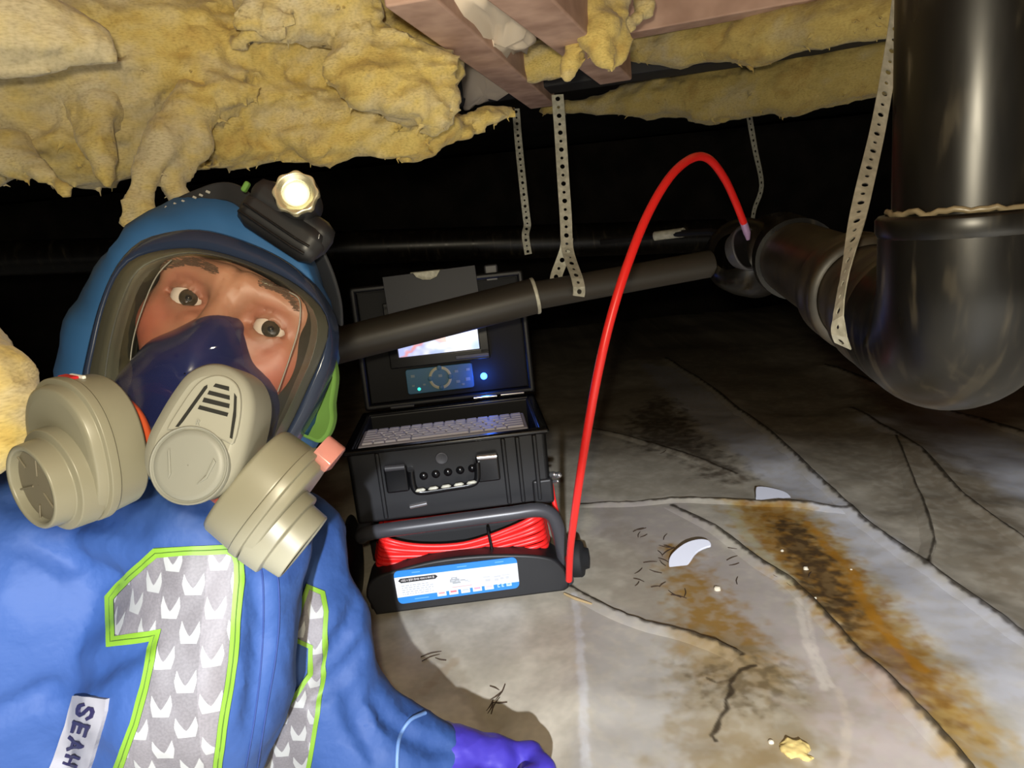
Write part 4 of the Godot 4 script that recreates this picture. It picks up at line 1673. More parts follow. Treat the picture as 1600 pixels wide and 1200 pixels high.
func wool(called: String, prims: Array, k: float, amp: float, cell: float, parent: Node3D, pale := 0.0, fringe := 10) -> MeshInstance3D:
	var lo := Vector3(1e9, 1e9, 1e9)
	var hi := -lo
	for q in prims:
		for e in 2:
			var r: Vector3 = Vector3.ONE * (q[2 + e] + amp * 1.6 + 0.012)
			lo = lo.min(q[e] - r)
			hi = hi.max(q[e] + r)
	hi.y = minf(hi.y, 1.0)
	var sy := 0.3 if called == "hanging_tuft" else 1.0
	var f := func(at: Vector3) -> float:
		var p := at
		var d := caps(p, prims, k)
		if d > 0.09 or d < -0.09:
			return d
		p.y *= sy
		var w := Vector3(p.x + nz.get_noise_3d(p.x * 9, p.y * 9, p.z * 9) * 0.05, p.y, p.z)
		d += nz.get_noise_3d(w.x * 10, w.y * 15, w.z * 10) * amp * 0.85
		d += (0.45 - nr.get_noise_3d(w.x * 13 + 5, w.y * 34, w.z * 13)) * amp * 0.36
		d += nf.get_noise_3d(p.x * 60, p.y * 120, p.z * 60) * amp * 0.2
		d += (0.4 - nr.get_noise_3d(w.x * 40, w.y * 90 + 9, w.z * 40)) * amp * 0.16
		return d
	var c_pale := lin(212, 198, 162)
	var c_yel := lin(218, 194, 116)
	var c_amb := lin(186, 148, 74)
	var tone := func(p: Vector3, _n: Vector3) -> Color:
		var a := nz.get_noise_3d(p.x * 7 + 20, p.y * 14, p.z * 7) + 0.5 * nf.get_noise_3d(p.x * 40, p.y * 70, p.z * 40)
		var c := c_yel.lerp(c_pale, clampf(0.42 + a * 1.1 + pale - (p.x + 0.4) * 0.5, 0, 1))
		var dim := (1.0 + minf(pale, 0.0) * 3.0) * lerpf(1.0, 0.82, smoothstep(-0.2, -0.5, p.x))  # wool colour darkened towards the left to offset the nearer lamp
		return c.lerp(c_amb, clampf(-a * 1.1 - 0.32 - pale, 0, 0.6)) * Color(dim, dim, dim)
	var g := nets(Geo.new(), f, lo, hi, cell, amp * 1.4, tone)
	# torn fibres along the lower edges
	var h := Geo.new()
	rng.seed = prims.size() * 31 + called.length()
	var left := fringe
	var tries := 0
	while left > 0 and tries < fringe * 60:
		tries += 1
		var q := rng.randi_range(0, g.v.size() - 1)
		if g.n[q].y > -0.35:
			continue
		left -= 1
		var a := g.v[q] - g.n[q] * 0.004
		var s := rng.randf_range(0.4, 1.0) * rng.randf_range(0.4, 1.0)
		var dir := (g.n[q] * 0.7 + Vector3(rng.randf_range(-1, 1), rng.randf_range(-0.9, 0.1), rng.randf_range(-1, 1)) * 0.8).normalized()
		var e := a + dir * 0.015 * s
		var col := g.c[q]
		tube(h, PackedVector3Array([a, a.lerp(e, 0.4) + Vector3(0, -0.002, 0), a.lerp(e, 0.75), e + Vector3(rng.randf_range(-1, 1), -0.6, rng.randf_range(-1, 1)) * 0.006 * s]), [0.006 * s + 0.001, 0.0028 * s + 0.0005, 0.0011, 0.0003], 6, 0)
		h.tint(col)
	var o := obj(called, g, M.glass_wool, parent)
	if fringe > 0:
		obj("torn_fibres", h, M.glass_wool, parent).set_meta("kind", "stuff")
	return o


func build_insulation() -> void:
	var t := thing("insulation_batt", "big sagging mass of yellow glass wool above the masked person", "insulation", P(350, 150, 0.88))
	var l := chain([[-230, 60, 0.74, 0.10], [330, 70, 0.9, 0.10]])
	l += chain([[-260, 185, 0.8, 0.072], [120, 188, 0.86, 0.068], [330, 190, 0.9, 0.05]])
	l += chain([[330, 90, 0.93, 0.09], [635, 85, 1.0, 0.08]])
	l += chain([[330, 185, 0.92, 0.048], [500, 182, 0.95, 0.046], [655, 172, 0.98, 0.05]])
	l += chain([[405, 8, 0.81, 0.036], [525, 12, 0.83, 0.042]])
	l += chain([[575, 108, 0.85, 0.044], [668, 138, 0.88, 0.046]])
	l += chain([[350, 150, 0.85, 0.03], [318, 100, 0.86, 0.05]])
	l += chain([[480, 215, 0.93, 0.03], [640, 212, 0.95, 0.026]])
	l += chain([[690, 188, 0.97, 0.016], [740, 183, 1.0, 0.01], [792, 172, 1.03, 0.004]])
	wool("wool_body", l, 0.03, 0.024, 0.0065, t, 0.0, 170)
	l = chain([[310, 160, 0.83, 0.03], [262, 212, 0.8, 0.016], [228, 275, 0.79, 0.0105], [214, 315, 0.79, 0.0075], [194, 350, 0.79, 0.003]])
	l += chain([[220, 300, 0.79, 0.007], [230, 330, 0.79, 0.005], [227, 372, 0.79, 0.002]])
	l += chain([[214, 310, 0.79, 0.006], [211, 360, 0.79, 0.002]])
	l += chain([[300, 215, 0.83, 0.026], [272, 262, 0.82, 0.014], [266, 285, 0.82, 0.011], [280, 303, 0.82, 0.009], [272, 316, 0.82, 0.005]])
	wool("hanging_tuft", l, 0.012, 0.013, 0.0045, t, 0.0, 16)
	l = chain([[150, 160, 0.8, 0.03], [148, 225, 0.79, 0.018], [160, 268, 0.79, 0.011], [172, 290, 0.79, 0.004]])
	l += chain([[20, 240, 0.78, 0.026], [62, 266, 0.77, 0.014], [100, 292, 0.77, 0.008], [122, 326, 0.77, 0.003]])
	l += chain([[100, 290, 0.77, 0.006], [138, 300, 0.77, 0.003]])
	wool("hanging_tuft", l, 0.012, 0.013, 0.0045, t, 0.0, 16)
	t = thing("insulation_flap", "pale yellow torn flap of glass wool in the top left corner", "insulation", P(40, 70, 0.62))
	l = chain([[-110, 20, 0.6, 0.042], [10, 40, 0.62, 0.03], [90, 50, 0.64, 0.02], [140, 70, 0.655, 0.012], [178, 92, 0.66, 0.003]])
	l += chain([[-110, 70, 0.6, 0.03], [0, 88, 0.63, 0.012], [60, 80, 0.64, 0.010], [90, 66, 0.645, 0.01]])
	l += chain([[-110, 20, 0.6, 0.042], [-160, -140, 0.66, 0.06]])
	wool("wool_body", l, 0.02, 0.010, 0.005, t, 0.25)
	t = thing("insulation_tuft", "blurred yellow tuft of glass wool beside the left filter cartridge", "insulation", P(0, 640, 0.5))
	l = chain([[-60, 560, 0.52, 0.028], [-8, 596, 0.5, 0.019], [10, 640, 0.5, 0.014], [0, 690, 0.5, 0.012], [-30, 720, 0.5, 0.016]])
	l += chain([[-60, 560, 0.52, 0.028], [-150, 380, 0.56, 0.03], [-240, 190, 0.66, 0.05]])
	wool("wool_body", l, 0.02, 0.008, 0.005, t)
	t = thing("insulation_tuft", "ragged bright yellow tuft hanging beside the joist strips at the top centre", "insulation", P(935, 60, 0.9))
	l = chain([[905, -60, 0.95, 0.035], [915, 0, 0.9, 0.026], [935, 50, 0.88, 0.024], [948, 92, 0.88, 0.012], [956, 112, 0.88, 0.005]])
	l += chain([[960, -40, 0.92, 0.028], [962, 30, 0.9, 0.018], [972, 78, 0.9, 0.012], [955, 108, 0.9, 0.008]])
	l += chain([[1005, -40, 0.95, 0.018], [1008, 12, 0.94, 0.012], [985, 42, 0.93, 0.008], [972, 20, 0.92, 0.006]])
	l += chain([[893, 30, 0.9, 0.016], [896, 76, 0.91, 0.012], [886, 104, 0.91, 0.008], [886, 132, 0.91, 0.004]])
	wool("wool_body", l, 0.012, 0.011, 0.0055, t, 0.1)
	t = thing("insulation_batt", "long yellow batt between the brown strip and the dark gap at the top right", "insulation", P(1180, 60, 1.1))
	l = chain([[975, 66, 1.22, 0.026], [1060, 66, 1.17, 0.034], [1180, 58, 1.1, 0.036], [1290, 36, 1.02, 0.03], [1420, 14, 0.96, 0.032], [1560, -20, 0.9, 0.04]])
	wool("wool_body", l, 0.02, 0.012, 0.007, t, -0.1, 60)
	t = thing("insulation_batt", "brownish yellow batt below the dark gap, beyond the long hanging strap", "insulation", P(1120, 150, 1.35))
	l = chain([[852, 170, 1.46, 0.012], [930, 164, 1.45, 0.018], [1010, 152, 1.42, 0.038], [1110, 148, 1.37, 0.05], [1240, 128, 1.3, 0.053], [1400, 92, 1.22, 0.05], [1600, 40, 1.12, 0.06]])
	wool("wool_body", l, 0.02, 0.014, 0.007, t, -0.15, 60)
	t = thing("insulation_batt", "small sagging yellow pocket of wool between the two pinkish strips", "insulation", P(835, 100, 1.05))
	l = chain([[790, 104, 1.13, 0.016], [830, 100, 1.12, 0.028], [872, 92, 1.11, 0.024]])
	wool("wool_body", l, 0.02, 0.009, 0.006, t)


# ---------- the person
var FT := Transform3D()
var JK := []
var GR := []


func ell(p: Vector3, c: Vector3, r: Vector3) -> float:
	return (((p - c) / r).length() - 1.0) * minf(r.x, minf(r.y, r.z))


func head_sdf(p: Vector3) -> float:
	var q := FT.affine_inverse() * p
	var m := Vector3(absf(q.x), q.y, q.z)
	var back := Vector3(q.x - 0.32 * minf(q.z + 0.02, 0.0), q.y, q.z)
	var d := ell(back, Vector3(0, -0.018, -0.093), Vector3(0.067, 0.085, 0.088))
	d = smin(d, ell(q, Vector3(0, -0.062, -0.05), Vector3(0.048, 0.046, 0.05)), 0.03)
	d = smin(d, cap(m, Vector3(0.008, 0.024, -0.006), Vector3(0.05, 0.02, -0.016), 0.012, 0.011), 0.016)
	d = smin(d, cap(m, Vector3(0.046, 0.02, -0.03), Vector3(0.051, -0.005, -0.032), 0.012, 0.011), 0.02)
	d = smin(d, cap(m, Vector3(0.046, -0.026, -0.022), Vector3(0.024, -0.05, -0.012), 0.019, 0.015), 0.03)
	var eye := Vector3(0.0338, 0.0, -0.0145)
	d = -smin(-d, m.distance_to(Vector3(0.034, -0.001, 0.016)) - 0.0175, 0.014)
	d = smin(d, cap(q, Vector3(0, 0.012, -0.002), Vector3(0, -0.036, 0.019), 0.009, 0.0135), 0.012)
	d = smin(d, cap(m, Vector3(0.011, -0.04, 0.008), Vector3(0.006, -0.044, 0.016), 0.007, 0.006), 0.008)
	d = smin(d, cap(m, Vector3(0.022, -0.014, -0.003), Vector3(0.046, -0.013, -0.012), 0.005, 0.004), 0.012)
	d = smin(d, m.distance_to(eye) - 0.0146, 0.004)
	# lids: upper crease and almond opening
	d += 0.0011 * exp(-pow((q.y - 0.0135 + m.x * 0.02 - 0.0008) / 0.0012, 2.0)) * smoothstep(0.014, 0.02, m.x) * (1.0 - smoothstep(0.046, 0.054, m.x))
	d += 0.0008 * exp(-pow((q.y + 0.0155 + absf(m.x - 0.034) * -0.2) / 0.0014, 2.0)) * smoothstep(0.016, 0.022, m.x) * (1.0 - smoothstep(0.044, 0.05, m.x))
	# frown lines between the brows
	d += 0.001 * exp(-pow((m.x - 0.006) / 0.0014, 2.0)) * smoothstep(0.0, 0.01, q.y) * (1.0 - smoothstep(0.022, 0.034, q.y))
	# mouth
	d = smin(d, cap(m, Vector3(0, -0.066, 0.008), Vector3(0.02, -0.067, -0.002), 0.006, 0.003), 0.006)
	d += 0.0015 * exp(-pow((q.y + 0.0665) / 0.0012, 2.0)) * (1.0 - smoothstep(0.02, 0.026, m.x))
	# ears
	d = smin(d, ell(Vector3(absf(back.x), q.y, q.z), Vector3(0.066, -0.012, -0.1), Vector3(0.006, 0.028, 0.016)), 0.01)
	var o := m - eye
	var v := o.y - 0.0003
	var a := absf(v) - (0.0064 if v > 0.0 else 0.0052) * (1.0 - pow(o.x / 0.0148, 2.0))
	a = maxf(a, 0.002 - o.z)
	d = maxf(d, -a)
	return d


func jacket_sdf(p: Vector3) -> float:
	var d := caps(p, JK[0], 0.05)
	d = minf(d, caps(p, JK[1], 0.03)) if JK[1].size() > 0 else d
	if absf(d) > 0.05:
		return d
	d += nz.get_noise_3d(p.x * 7, p.y * 7, p.z * 7) * 0.008 + nf.get_noise_3d(p.x * 26, p.y * 18, p.z * 22) * 0.0022
	for q in GR:
		var g: float = cap(p, q[0], q[1], q[2], q[3])
		d = -smin(-d, g, 0.012)
	return d


# walks a line of sight onto a surface
func march(px: float, py: float, f: Callable, from := 0.3) -> Vector3:
	var r := sight(px, py)
	var n := r.length()
	var t := from
	for q in 48:
		var d: float = f.call(CO + r * t)
		t += d / n * 0.8
		if absf(d) < 0.0003 or t > 1.6:
			break
	return CO + r * t


func grad(p: Vector3, f: Callable) -> Vector3:
	var e := 0.004
	var k: float = f.call(p)
	return Vector3(f.call(p + Vector3(e, 0, 0)) - k, f.call(p + Vector3(0, e, 0)) - k, f.call(p + Vector3(0, 0, e)) - k).normalized()


# cloth sewn onto a surface: an outline cut into small cells that follow the ground under them
func sewn(g: Geo, outer: PackedVector2Array, hole: PackedVector2Array, f: Callable, lift: float, step := 7.0, tile := 0.05) -> Geo:
	var b := Rect2(outer[0], Vector2.ZERO)
	for p in outer:
		b = b.expand(p)
	var seen := {}
	var at := func(p: Vector2) -> Array:
		var key := Vector2i(roundi(p.x * 8), roundi(p.y * 8))
		if not seen.has(key):
			var w := march(p.x, p.y, f)
			var nn := grad(w, f)
			seen[key] = [w + nn * lift, nn]
		return seen[key]
	var c := b.get_center()
	var mid: Vector3 = at.call(c)[0]
	var ax := (P(c.x + 10, c.y, 0.6) - P(c.x, c.y, 0.6)).normalized()
	var ay := (P(c.x, c.y + 10, 0.6) - P(c.x, c.y, 0.6)).normalized()
	var y := b.position.y
	while y < b.end.y:
		var x := b.position.x
		while x < b.end.x:
			var cell := PackedVector2Array([Vector2(x, y), Vector2(x + step, y), Vector2(x + step, y + step), Vector2(x, y + step)])
			for part: PackedVector2Array in Geometry2D.intersect_polygons(cell, outer):
				var bits := [part]
				if hole.size() > 0:
					bits = Geometry2D.clip_polygons(part, hole)
				for bit in bits:
					var ids := Geometry2D.triangulate_polygon(bit)
					for q in range(0, ids.size(), 3):
						var w := []
						for e in 3:
							w.append(at.call(bit[ids[q + e]]))
						var u := []
						for e in 3:
							var o: Vector3 = w[e][0] - mid
							u.append(Vector2(o.dot(ax), o.dot(ay)) / tile)
						var base := g.v.size()
						g.tri(w[0][0], w[1][0], w[2][0], (w[0][1] + w[1][1] + w[2][1]).normalized(), u[0], u[1], u[2])
						var order := [0, 1, 2]
						if g.v[base + 1] != w[1][0]:
							order = [0, 2, 1]
						for e in 3:
							g.n[base + e] = w[order[e]][1]
			x += step
		y += step
	# the turned edge
	for q in outer.size():
		var a := outer[q]
		var e := outer[(q + 1) % outer.size()]
		var k := maxi(1, int(a.distance_to(e) / step))
		for s in k:
			var p0: Array = at.call(a.lerp(e, float(s) / k))
			var p1: Array = at.call(a.lerp(e, float(s + 1) / k))
			var side: Vector3 = (p1[0] - p0[0]).cross(p0[1]).normalized()
			g.quad(p0[0], p1[0], p1[0] - p1[1] * lift * 1.3, p0[0] - p0[1] * lift * 1.3, side)
	return g


func pattern_texture() -> ImageTexture:
	var im := Image.create(256, 256, false, Image.FORMAT_RGB8)
	for y in 256:
		for x in 256:
			# split petals on every second square
			var row := y / 64
			var col := x / 64
			var u := (x % 64) / 64.0
			var v := (y % 64) / 64.0
			var shade := 0.37 + 0.02 * float((row * 3 + col * 5) % 3) + nf.get_noise_2d(x * 0.1, y * 0.1) * 0.03
			var c := Color(shade * 1.02, shade * 0.98, shade)
			if (row + col) % 2 == 0:
				var h := absf(u - 0.5) * 2.0
				var peak := lerpf(0.66, 0.02, pow(h / 0.8, 1.3)) if h < 0.8 else lerpf(0.02, 0.7, (h - 0.8) / 0.2)
				if v > peak and v < 0.96 and h < 1.0 - 0.34 * v * v:
					c = Color(0.55, 0.55, 0.54)
			im.set_pixel(x, y, c)
	return ImageTexture.create_from_image(im)


func build_person() -> void:
	FT = Transform3D(CB * Basis(Vector3(0.935, -0.354, 0.0), Vector3(0.354, 0.935, 0.0), Vector3(0, 0, 1)), P(346, 488, 0.54))
	var t := thing("person", "person in a blue hooded jacket lying at the left, wearing a full face respirator", "person", P(200, 1230, 0.75) * Vector3(1, 0, 1))
	# body: head in fine cells, the rest under the clothes in coarse ones
	var g := Geo.new()
	var fc := FT.origin
	var c_skin := lin(152, 106, 82)
	var c_red := lin(160, 82, 64)
	var c_dark := lin(112, 74, 58)
	var tone := func(p: Vector3, _n: Vector3) -> Color:
		var q := FT.affine_inverse() * p
		var m := Vector3(absf(q.x), q.y, q.z)
		var c := c_skin.lerp(c_red, 0.75 * (1.0 - smoothstep(0.012, 0.034, m.distance_to(Vector3(0.05, -0.032, -0.015)))))
		var de := Vector2(m.x - 0.034, q.y).length()
		c = c.lerp(c_dark, 0.42 * (1.0 - smoothstep(0.013, 0.021, de)))
		c = c.lerp(c_red, 0.25 * (1.0 - smoothstep(0.01, 0.016, absf(de - 0.016) + 0.008)))
		c = c.lerp(c_dark, clampf(nf.get_noise_3d(p.x * 90, p.y * 90, p.z * 90) * 0.25, 0, 0.3))
		return c.lerp(lin(172, 126, 98), 0.5 * (1.0 - smoothstep(0.0, 0.03, Vector2(m.x, q.y - 0.03).length())))
	nets(g, head_sdf, fc - Vector3(0.13, 0.15, 0.2), fc + Vector3(0.13, 0.15, 0.06), 0.0026, 0.006, tone)
	var inner := [[P(340, 640, 0.7), P(310, 830, 0.78), 0.04, 0.04], [P(310, 800, 0.72), P(110, 1200, 0.78), 0.08, 0.09], [P(440, 862, 0.8), P(495, 1040, 0.78), 0.04, 0.032], [P(500, 1080, 0.785), P(690, 1190, 0.822), 0.03, 0.022], [P(110, 1200, 0.8), P(-420, 1150, 1.1), 0.075, 0.06]]
	var fb := func(p: Vector3) -> float: return caps(p, inner, 0.03)
	nets(g, fb, P(-420, 1150, 1.1) - Vector3(0.1, 0.1, 0.1), Vector3(0.1, 0.75, -0.4), 0.014, 0.01, func(_p: Vector3, _n: Vector3) -> Color: return c_skin)
	obj("body", g, M.skin, t)
	# eyes
	for s in [[279.5, 463], [411, 513]]:
		var ql := FT.affine_inverse() * P(s[0], s[1], 0.55)
		var ec := FT * Vector3(signf(ql.x) * 0.0338, 0.0, -0.0145)
		var look := frame(ec, CO + CB * Vector3(0.02, 0.03, 0) - ec, FT.basis.y)
		g = Geo.new()
		var prof := []
		for q in 13:
			var a := -PI / 2 + PI * q / 12
			prof.append([0.0128 * cos(a), 0.0128 * sin(a)])
		lathe(g, look, prof, 24)
		var eb := obj("eyeball", g, M.eye_white, t)
		g = Geo.new()
		lathe(g, look, [[0.0068, 0.0105], [0.0066, 0.01125], [0.0045, 0.0125], [0.0025, 0.0131], [0.0003, 0.0133]], 24)
		obj("iris", g, M.iris, eb)
		g = Geo.new()
		lathe(g, look, [[0.0024, 0.0128], [0.0023, 0.01325], [0.0003, 0.0136]], 20)
		obj("pupil", g, M.pupil, eb)
		g = Geo.new()
		lathe(g, look, [[0.0074, 0.0102], [0.0068, 0.0122], [0.005, 0.0136], [0.0025, 0.0145], [0.0002, 0.0148]], 24)
		obj("cornea", g, M.visor_pane, eb)
	# brows
	for s in [[[258, 417], [285, 410], [312, 411], [342, 424]], [[404, 441], [428, 449], [446, 460], [461, 482]]]:
		g = Geo.new()
		var path := []
		for q in s:
			path.append(Vector3(q[0], q[1], 0))
		var sp := smooth_path(path, 10)
		rng.seed = 17
		for q in 240:
			var c: Vector3 = sp[rng.randi_range(0, sp.size() - 1)]
			var a := Vector2(c.x + rng.randf_range(-2, 2), c.y + rng.randf_range(-6, 6))
			var out := 1.0 if s[0][0] > 380 else -1.0
			var b := a + Vector2(out * rng.randf_range(5, 11), rng.randf_range(-4, 1) + (3.0 if out > 0 else -0.5))
			var pa := march(a.x, a.y, head_sdf, 0.4)
			var pb := march(b.x, b.y, head_sdf, 0.4)
			tube(g, PackedVector3Array([pa, pa.lerp(pb, 0.5) + FT.basis.z * 0.0012, pb + FT.basis.z * 0.0009]), [0.0003, 0.0003, 0.0001], 4, 0)
		obj("eyebrow", g, M.brow_hair, t)
	# jacket
	JK = [chain([[110, 905, 0.715, 0.135], [20, 1225, 0.74, 0.125]]) + chain([[362, 895, 0.625, 0.062], [315, 1040, 0.63, 0.07], [268, 1260, 0.65, 0.076]]) + chain([[350, 690, 0.71, 0.05], [310, 805, 0.7, 0.055], [120, 820, 0.74, 0.08]]) + chain([[225, 800, 0.63, 0.034], [320, 812, 0.62, 0.034], [425, 812, 0.64, 0.03]]) + chain([[-40, 830, 0.72, 0.09], [-160, 1100, 0.7, 0.08]]),
		chain([[445, 862, 0.79, 0.062], [493, 985, 0.77, 0.051], [500, 1085, 0.78, 0.053], [560, 1162, 0.79, 0.053], [622, 1184, 0.805, 0.05], [700, 1195, 0.82, 0.04]]) + chain([[330, 830, 0.8, 0.07], [445, 862, 0.79, 0.062]]) + chain([[455, 1000, 0.8, 0.07], [390, 1240, 0.8, 0.08]])]
	var jf := jacket_sdf
	var gp := [[-30, 1126, 0.004], [70, 1084, 0.005], [150, 1046, 0.004], [230, 1008, 0.002]]
	var gl := [gp, [[20, 780, 0.003], [120, 800, 0.006], [215, 828, 0.003]], [[40, 850, 0.002], [110, 880, 0.004], [180, 905, 0.002]], [[548, 1088, 0.003], [560, 1130, 0.004], [585, 1180, 0.003]], [[588, 1092, 0.004], [605, 1118, 0.004], [632, 1142, 0.002]], [[556, 945, 0.003], [536, 1000, 0.006], [500, 1050, 0.004]], [[566, 1010, 0.003], [530, 1060, 0.006], [490, 1090, 0.004]], [[640, 1150, 0.003], [675, 1165, 0.003], [700, 1168, 0.002]], [[330, 790, 0.003], [390, 810, 0.006], [440, 815, 0.004]], [[400, 900, 0.002], [408, 1000, 0.003], [392, 1120, 0.002]]]
	var grooves := []
	for q in gl:
		for e in q.size() - 1:
			grooves.append([march(q[e][0], q[e][1], jf), march(q[e + 1][0], q[e + 1][1], jf), q[e][2] + 0.003, q[e + 1][2] + 0.003])
	GR = grooves
	g = Geo.new()
	nets(g, jf, P(-330, 1150, 0.8) - Vector3(0.06, 0.4, 0.25), Vector3(0.02, 0.66, -0.36), 0.0065, 0.012)
	obj("jacket", g, M.jacket_blue, t)
	# the number and name patches
	var one := PackedVector2Array()
	for q in [[242, 856], [300, 853], [357, 852], [374, 860], [380, 880], [380, 910], [374, 974], [370, 1032], [353, 1137], [340, 1240], [166, 1240], [190, 1168], [205, 1129], [221, 1071], [236, 1000], [200, 1006], [169, 1011], [167, 931], [200, 894]]:
		one.append(Vector2(q[0], q[1]))
	var one_in := inset(one, 14.0)
	g = Geo.new()
	sewn(g, one, one_in, jf, 0.0022, 8.0)
	obj("patch_border", g, M.lime, t, false, "lime green border of the number one")
	g = Geo.new()
	sewn(g, one_in, PackedVector2Array(), jf, 0.0016, 8.0, 0.07)
	var pm := mat("patch_pattern", Color.WHITE, 0.62)
	pm.albedo_texture = pattern_texture()
	var num := obj("number_patch", g, pm, t, false, "grey patterned number one")
	g = Geo.new()
	var stitch := inset(one, 7.0)
	var sl := PackedVector3Array()
	for q in stitch.size():
		for s in 6:
			var p := stitch[q].lerp(stitch[(q + 1) % stitch.size()], s / 6.0)
			var w := march(p.x, p.y, jf)
			sl.append(w + grad(w, jf) * 0.0022)
	tube(g, sl, [0.00045], 5, 0, true)
	obj("seam", g, M.lime_dark, t)
	var two := PackedVector2Array()
	for q in [[478, 912], [506, 925], [512, 955], [508, 1050], [500, 1115], [486, 1200], [480, 1240], [392, 1240], [405, 1142], [428, 1128], [462, 1080], [480, 1052], [482, 1012], [452, 998]]:
		two.append(Vector2(q[0], q[1]))
	var two_in := inset(two, 7.0)
	g = Geo.new()
	var sf := func(p: Vector3) -> float: return maxf(jacket_sdf(p), caps(p, JK[1], 0.03) - 0.012)
	sewn(g, two, two_in, sf, 0.0022, 8.0)
	obj("patch_border", g, M.lime, t)
	g = Geo.new()
	sewn(g, two_in, PackedVector2Array(), sf, 0.0016, 8.0, 0.07)
	obj("number_patch", g, pm, t)
	var nm := PackedVector2Array()
	for q in [[119, 1087], [145, 1088], [171, 1091], [169, 1110], [160, 1140], [150, 1175], [130, 1240], [64, 1240], [85, 1180], [104, 1130]]:
		nm.append(Vector2(q[0], q[1]))
	g = Geo.new()
	sewn(g, nm, PackedVector2Array(), jf, 0.003, 7.0)
	var np := obj("name_patch", g, M.patch_white, t, false, "white name patch with dark letters")
	# S E A H, each drawn with strokes across and up its own height
	var strokes := [
		[[[1.0, 0.82], [0.8, 0.98], [0.35, 1.0], [0.08, 0.86], [0.1, 0.66], [0.4, 0.54], [0.75, 0.42], [0.95, 0.26], [0.85, 0.07], [0.5, 0.0], [0.15, 0.03], [0.0, 0.18]]],
		[[[0.08, 0.0], [0.08, 1.0]], [[0.08, 0.96], [0.95, 0.96]], [[0.08, 0.5], [0.85, 0.5]], [[0.08, 0.04], [0.95, 0.04]]],
		[[[0.0, 0.0], [0.5, 1.0], [1.0, 0.0]], [[0.2, 0.32], [0.8, 0.32]]],
		[[[0.06, 0.0], [0.06, 1.0]], [[0.94, 0.0], [0.94, 1.0]], [[0.06, 0.5], [0.94, 0.5]]]]
	var across := Vector2(-0.294, 0.956)
	var upward := Vector2(0.956, 0.294)
	for k in 4:
		var o := Vector2(132.0, 1098.5) + across * k * 26.5
		g = Geo.new()
		for s in strokes[k]:
			var line := PackedVector2Array()
			for q in s:
				line.append(o + across * q[0] * 16.5 + upward * q[1] * 22.0)
			for poly in Geometry2D.offset_polyline(line, 2.4):
				sewn(g, poly, PackedVector2Array(), jf, 0.0042, 5.0)
		obj("letter", g, M.letter_navy, np)
	# seams along the front edge
	for l in [[[392, 868], [416, 872], [432, 890], [436, 960], [430, 1030], [416, 1110], [402, 1200]], [[402, 872], [410, 900], [412, 960], [408, 1040], [398, 1120], [384, 1200]]]:
		g = Geo.new()
		var sp2 := PackedVector3Array()
		for q in smooth_path(l.map(func(q: Array) -> Vector3: return Vector3(q[0], q[1], 0)), 6):
			var w := march(q.x, q.y, jf)
			sp2.append(w + grad(w, jf) * 0.0003)
		tube(g, sp2, [0.0007], 6)
		obj("seam", g, M.thread, t)
	g = Geo.new()
	var cord := PackedVector3Array()
	for q in smooth_path([Vector3(620, 1215, 0), Vector3(620, 1180, 0), Vector3(624, 1150, 0), Vector3(640, 1126, 0), Vector3(664, 1115, 0)], 5):
		var w := march(q.x, q.y, jf)
		cord.append(w + grad(w, jf) * 0.0012)
	tube(g, cord, [0.0022], 8)
	obj("sleeve_cord", g, M.cord_blue, t)
	# trousers beyond the frame, on the ground
	g = Geo.new()
	var legs := [[P(-20, 1240, 0.8), P(-500, 1150, 1.15), 0.085, 0.07], [P(0, 1200, 0.9), P(-420, 1020, 1.3), 0.085, 0.06], [P(-500, 1150, 1.15), P(-900, 900, 1.3), 0.065, 0.05]]
	for q in legs:
		for e in 2:
			q[e].y = maxf(q[e].y, q[2 + e] + 0.005)
	var lf := func(p: Vector3) -> float: return caps(p, legs, 0.03)
	var llo := Vector3(1e9, 1e9, 1e9)
	var lhi := -llo
	for q in legs:
		for e in 2:
			llo = llo.min(q[e] - Vector3.ONE * 0.11)
			lhi = lhi.max(q[e] + Vector3.ONE * 0.11)
	nets(g, lf, llo, lhi, 0.016, 0.01)
	obj("trousers", g, M.strap_black, t)
	# gloved hand
	g = Geo.new()
	var hand := chain([[683, 1186, 0.822, 0.0405], [700, 1188, 0.82, 0.037]]) + chain([[706, 1192, 0.82, 0.032], [770, 1194, 0.815, 0.032]]) + chain([[706, 1225, 0.81, 0.032], [765, 1235, 0.805, 0.032]])
	var fingers := []
	for k in 4:
		var y0 := 1176.0 + k * 27.0
		var dd := 0.822 - k * 0.009
		fingers.append(chain([[770, y0 + 2, dd, 0.0135], [828 - k * 2, y0 + 4, dd - 0.004, 0.0135], [849 - k * 3, y0 + 26, dd - 0.026, 0.0125], [822 - k * 3, y0 + 40, dd - 0.046, 0.0115]]))
	var thumb := chain([[722, 1222, 0.785, 0.018], [762, 1236, 0.765, 0.0155], [800, 1240, 0.76, 0.013]])
	var hf := func(p: Vector3) -> float:
		var d := caps(p, hand, 0.02)
		for q in fingers:
			d = smin(d, caps(p, q, 0.008), 0.007)
		d = smin(d, caps(p, thumb, 0.01), 0.008)
		if d < 0.02:
			d += nf.get_noise_3d(p.x * 60, p.y * 40, p.z * 60) * 0.0012
			d += 0.0006 * sin((p - hand[0][0]).dot(CB.x) * 420.0) * (1.0 - smoothstep(0.03, 0.06, p.distance_to(hand[0][0])))
		return d
	nets(g, hf, P(650, 1300, 0.84) - Vector3(0.03, 0.05, 0.08), P(885, 1110, 0.78) + Vector3(0.04, 0.04, 0.1), 0.0034, 0.006)
	obj("glove", g, M.glove_violet, t, false, "violet rubber glove")
	# hood behind the respirator, with its green lining at the right
	var lens := loop(lens_px(), 0.58)
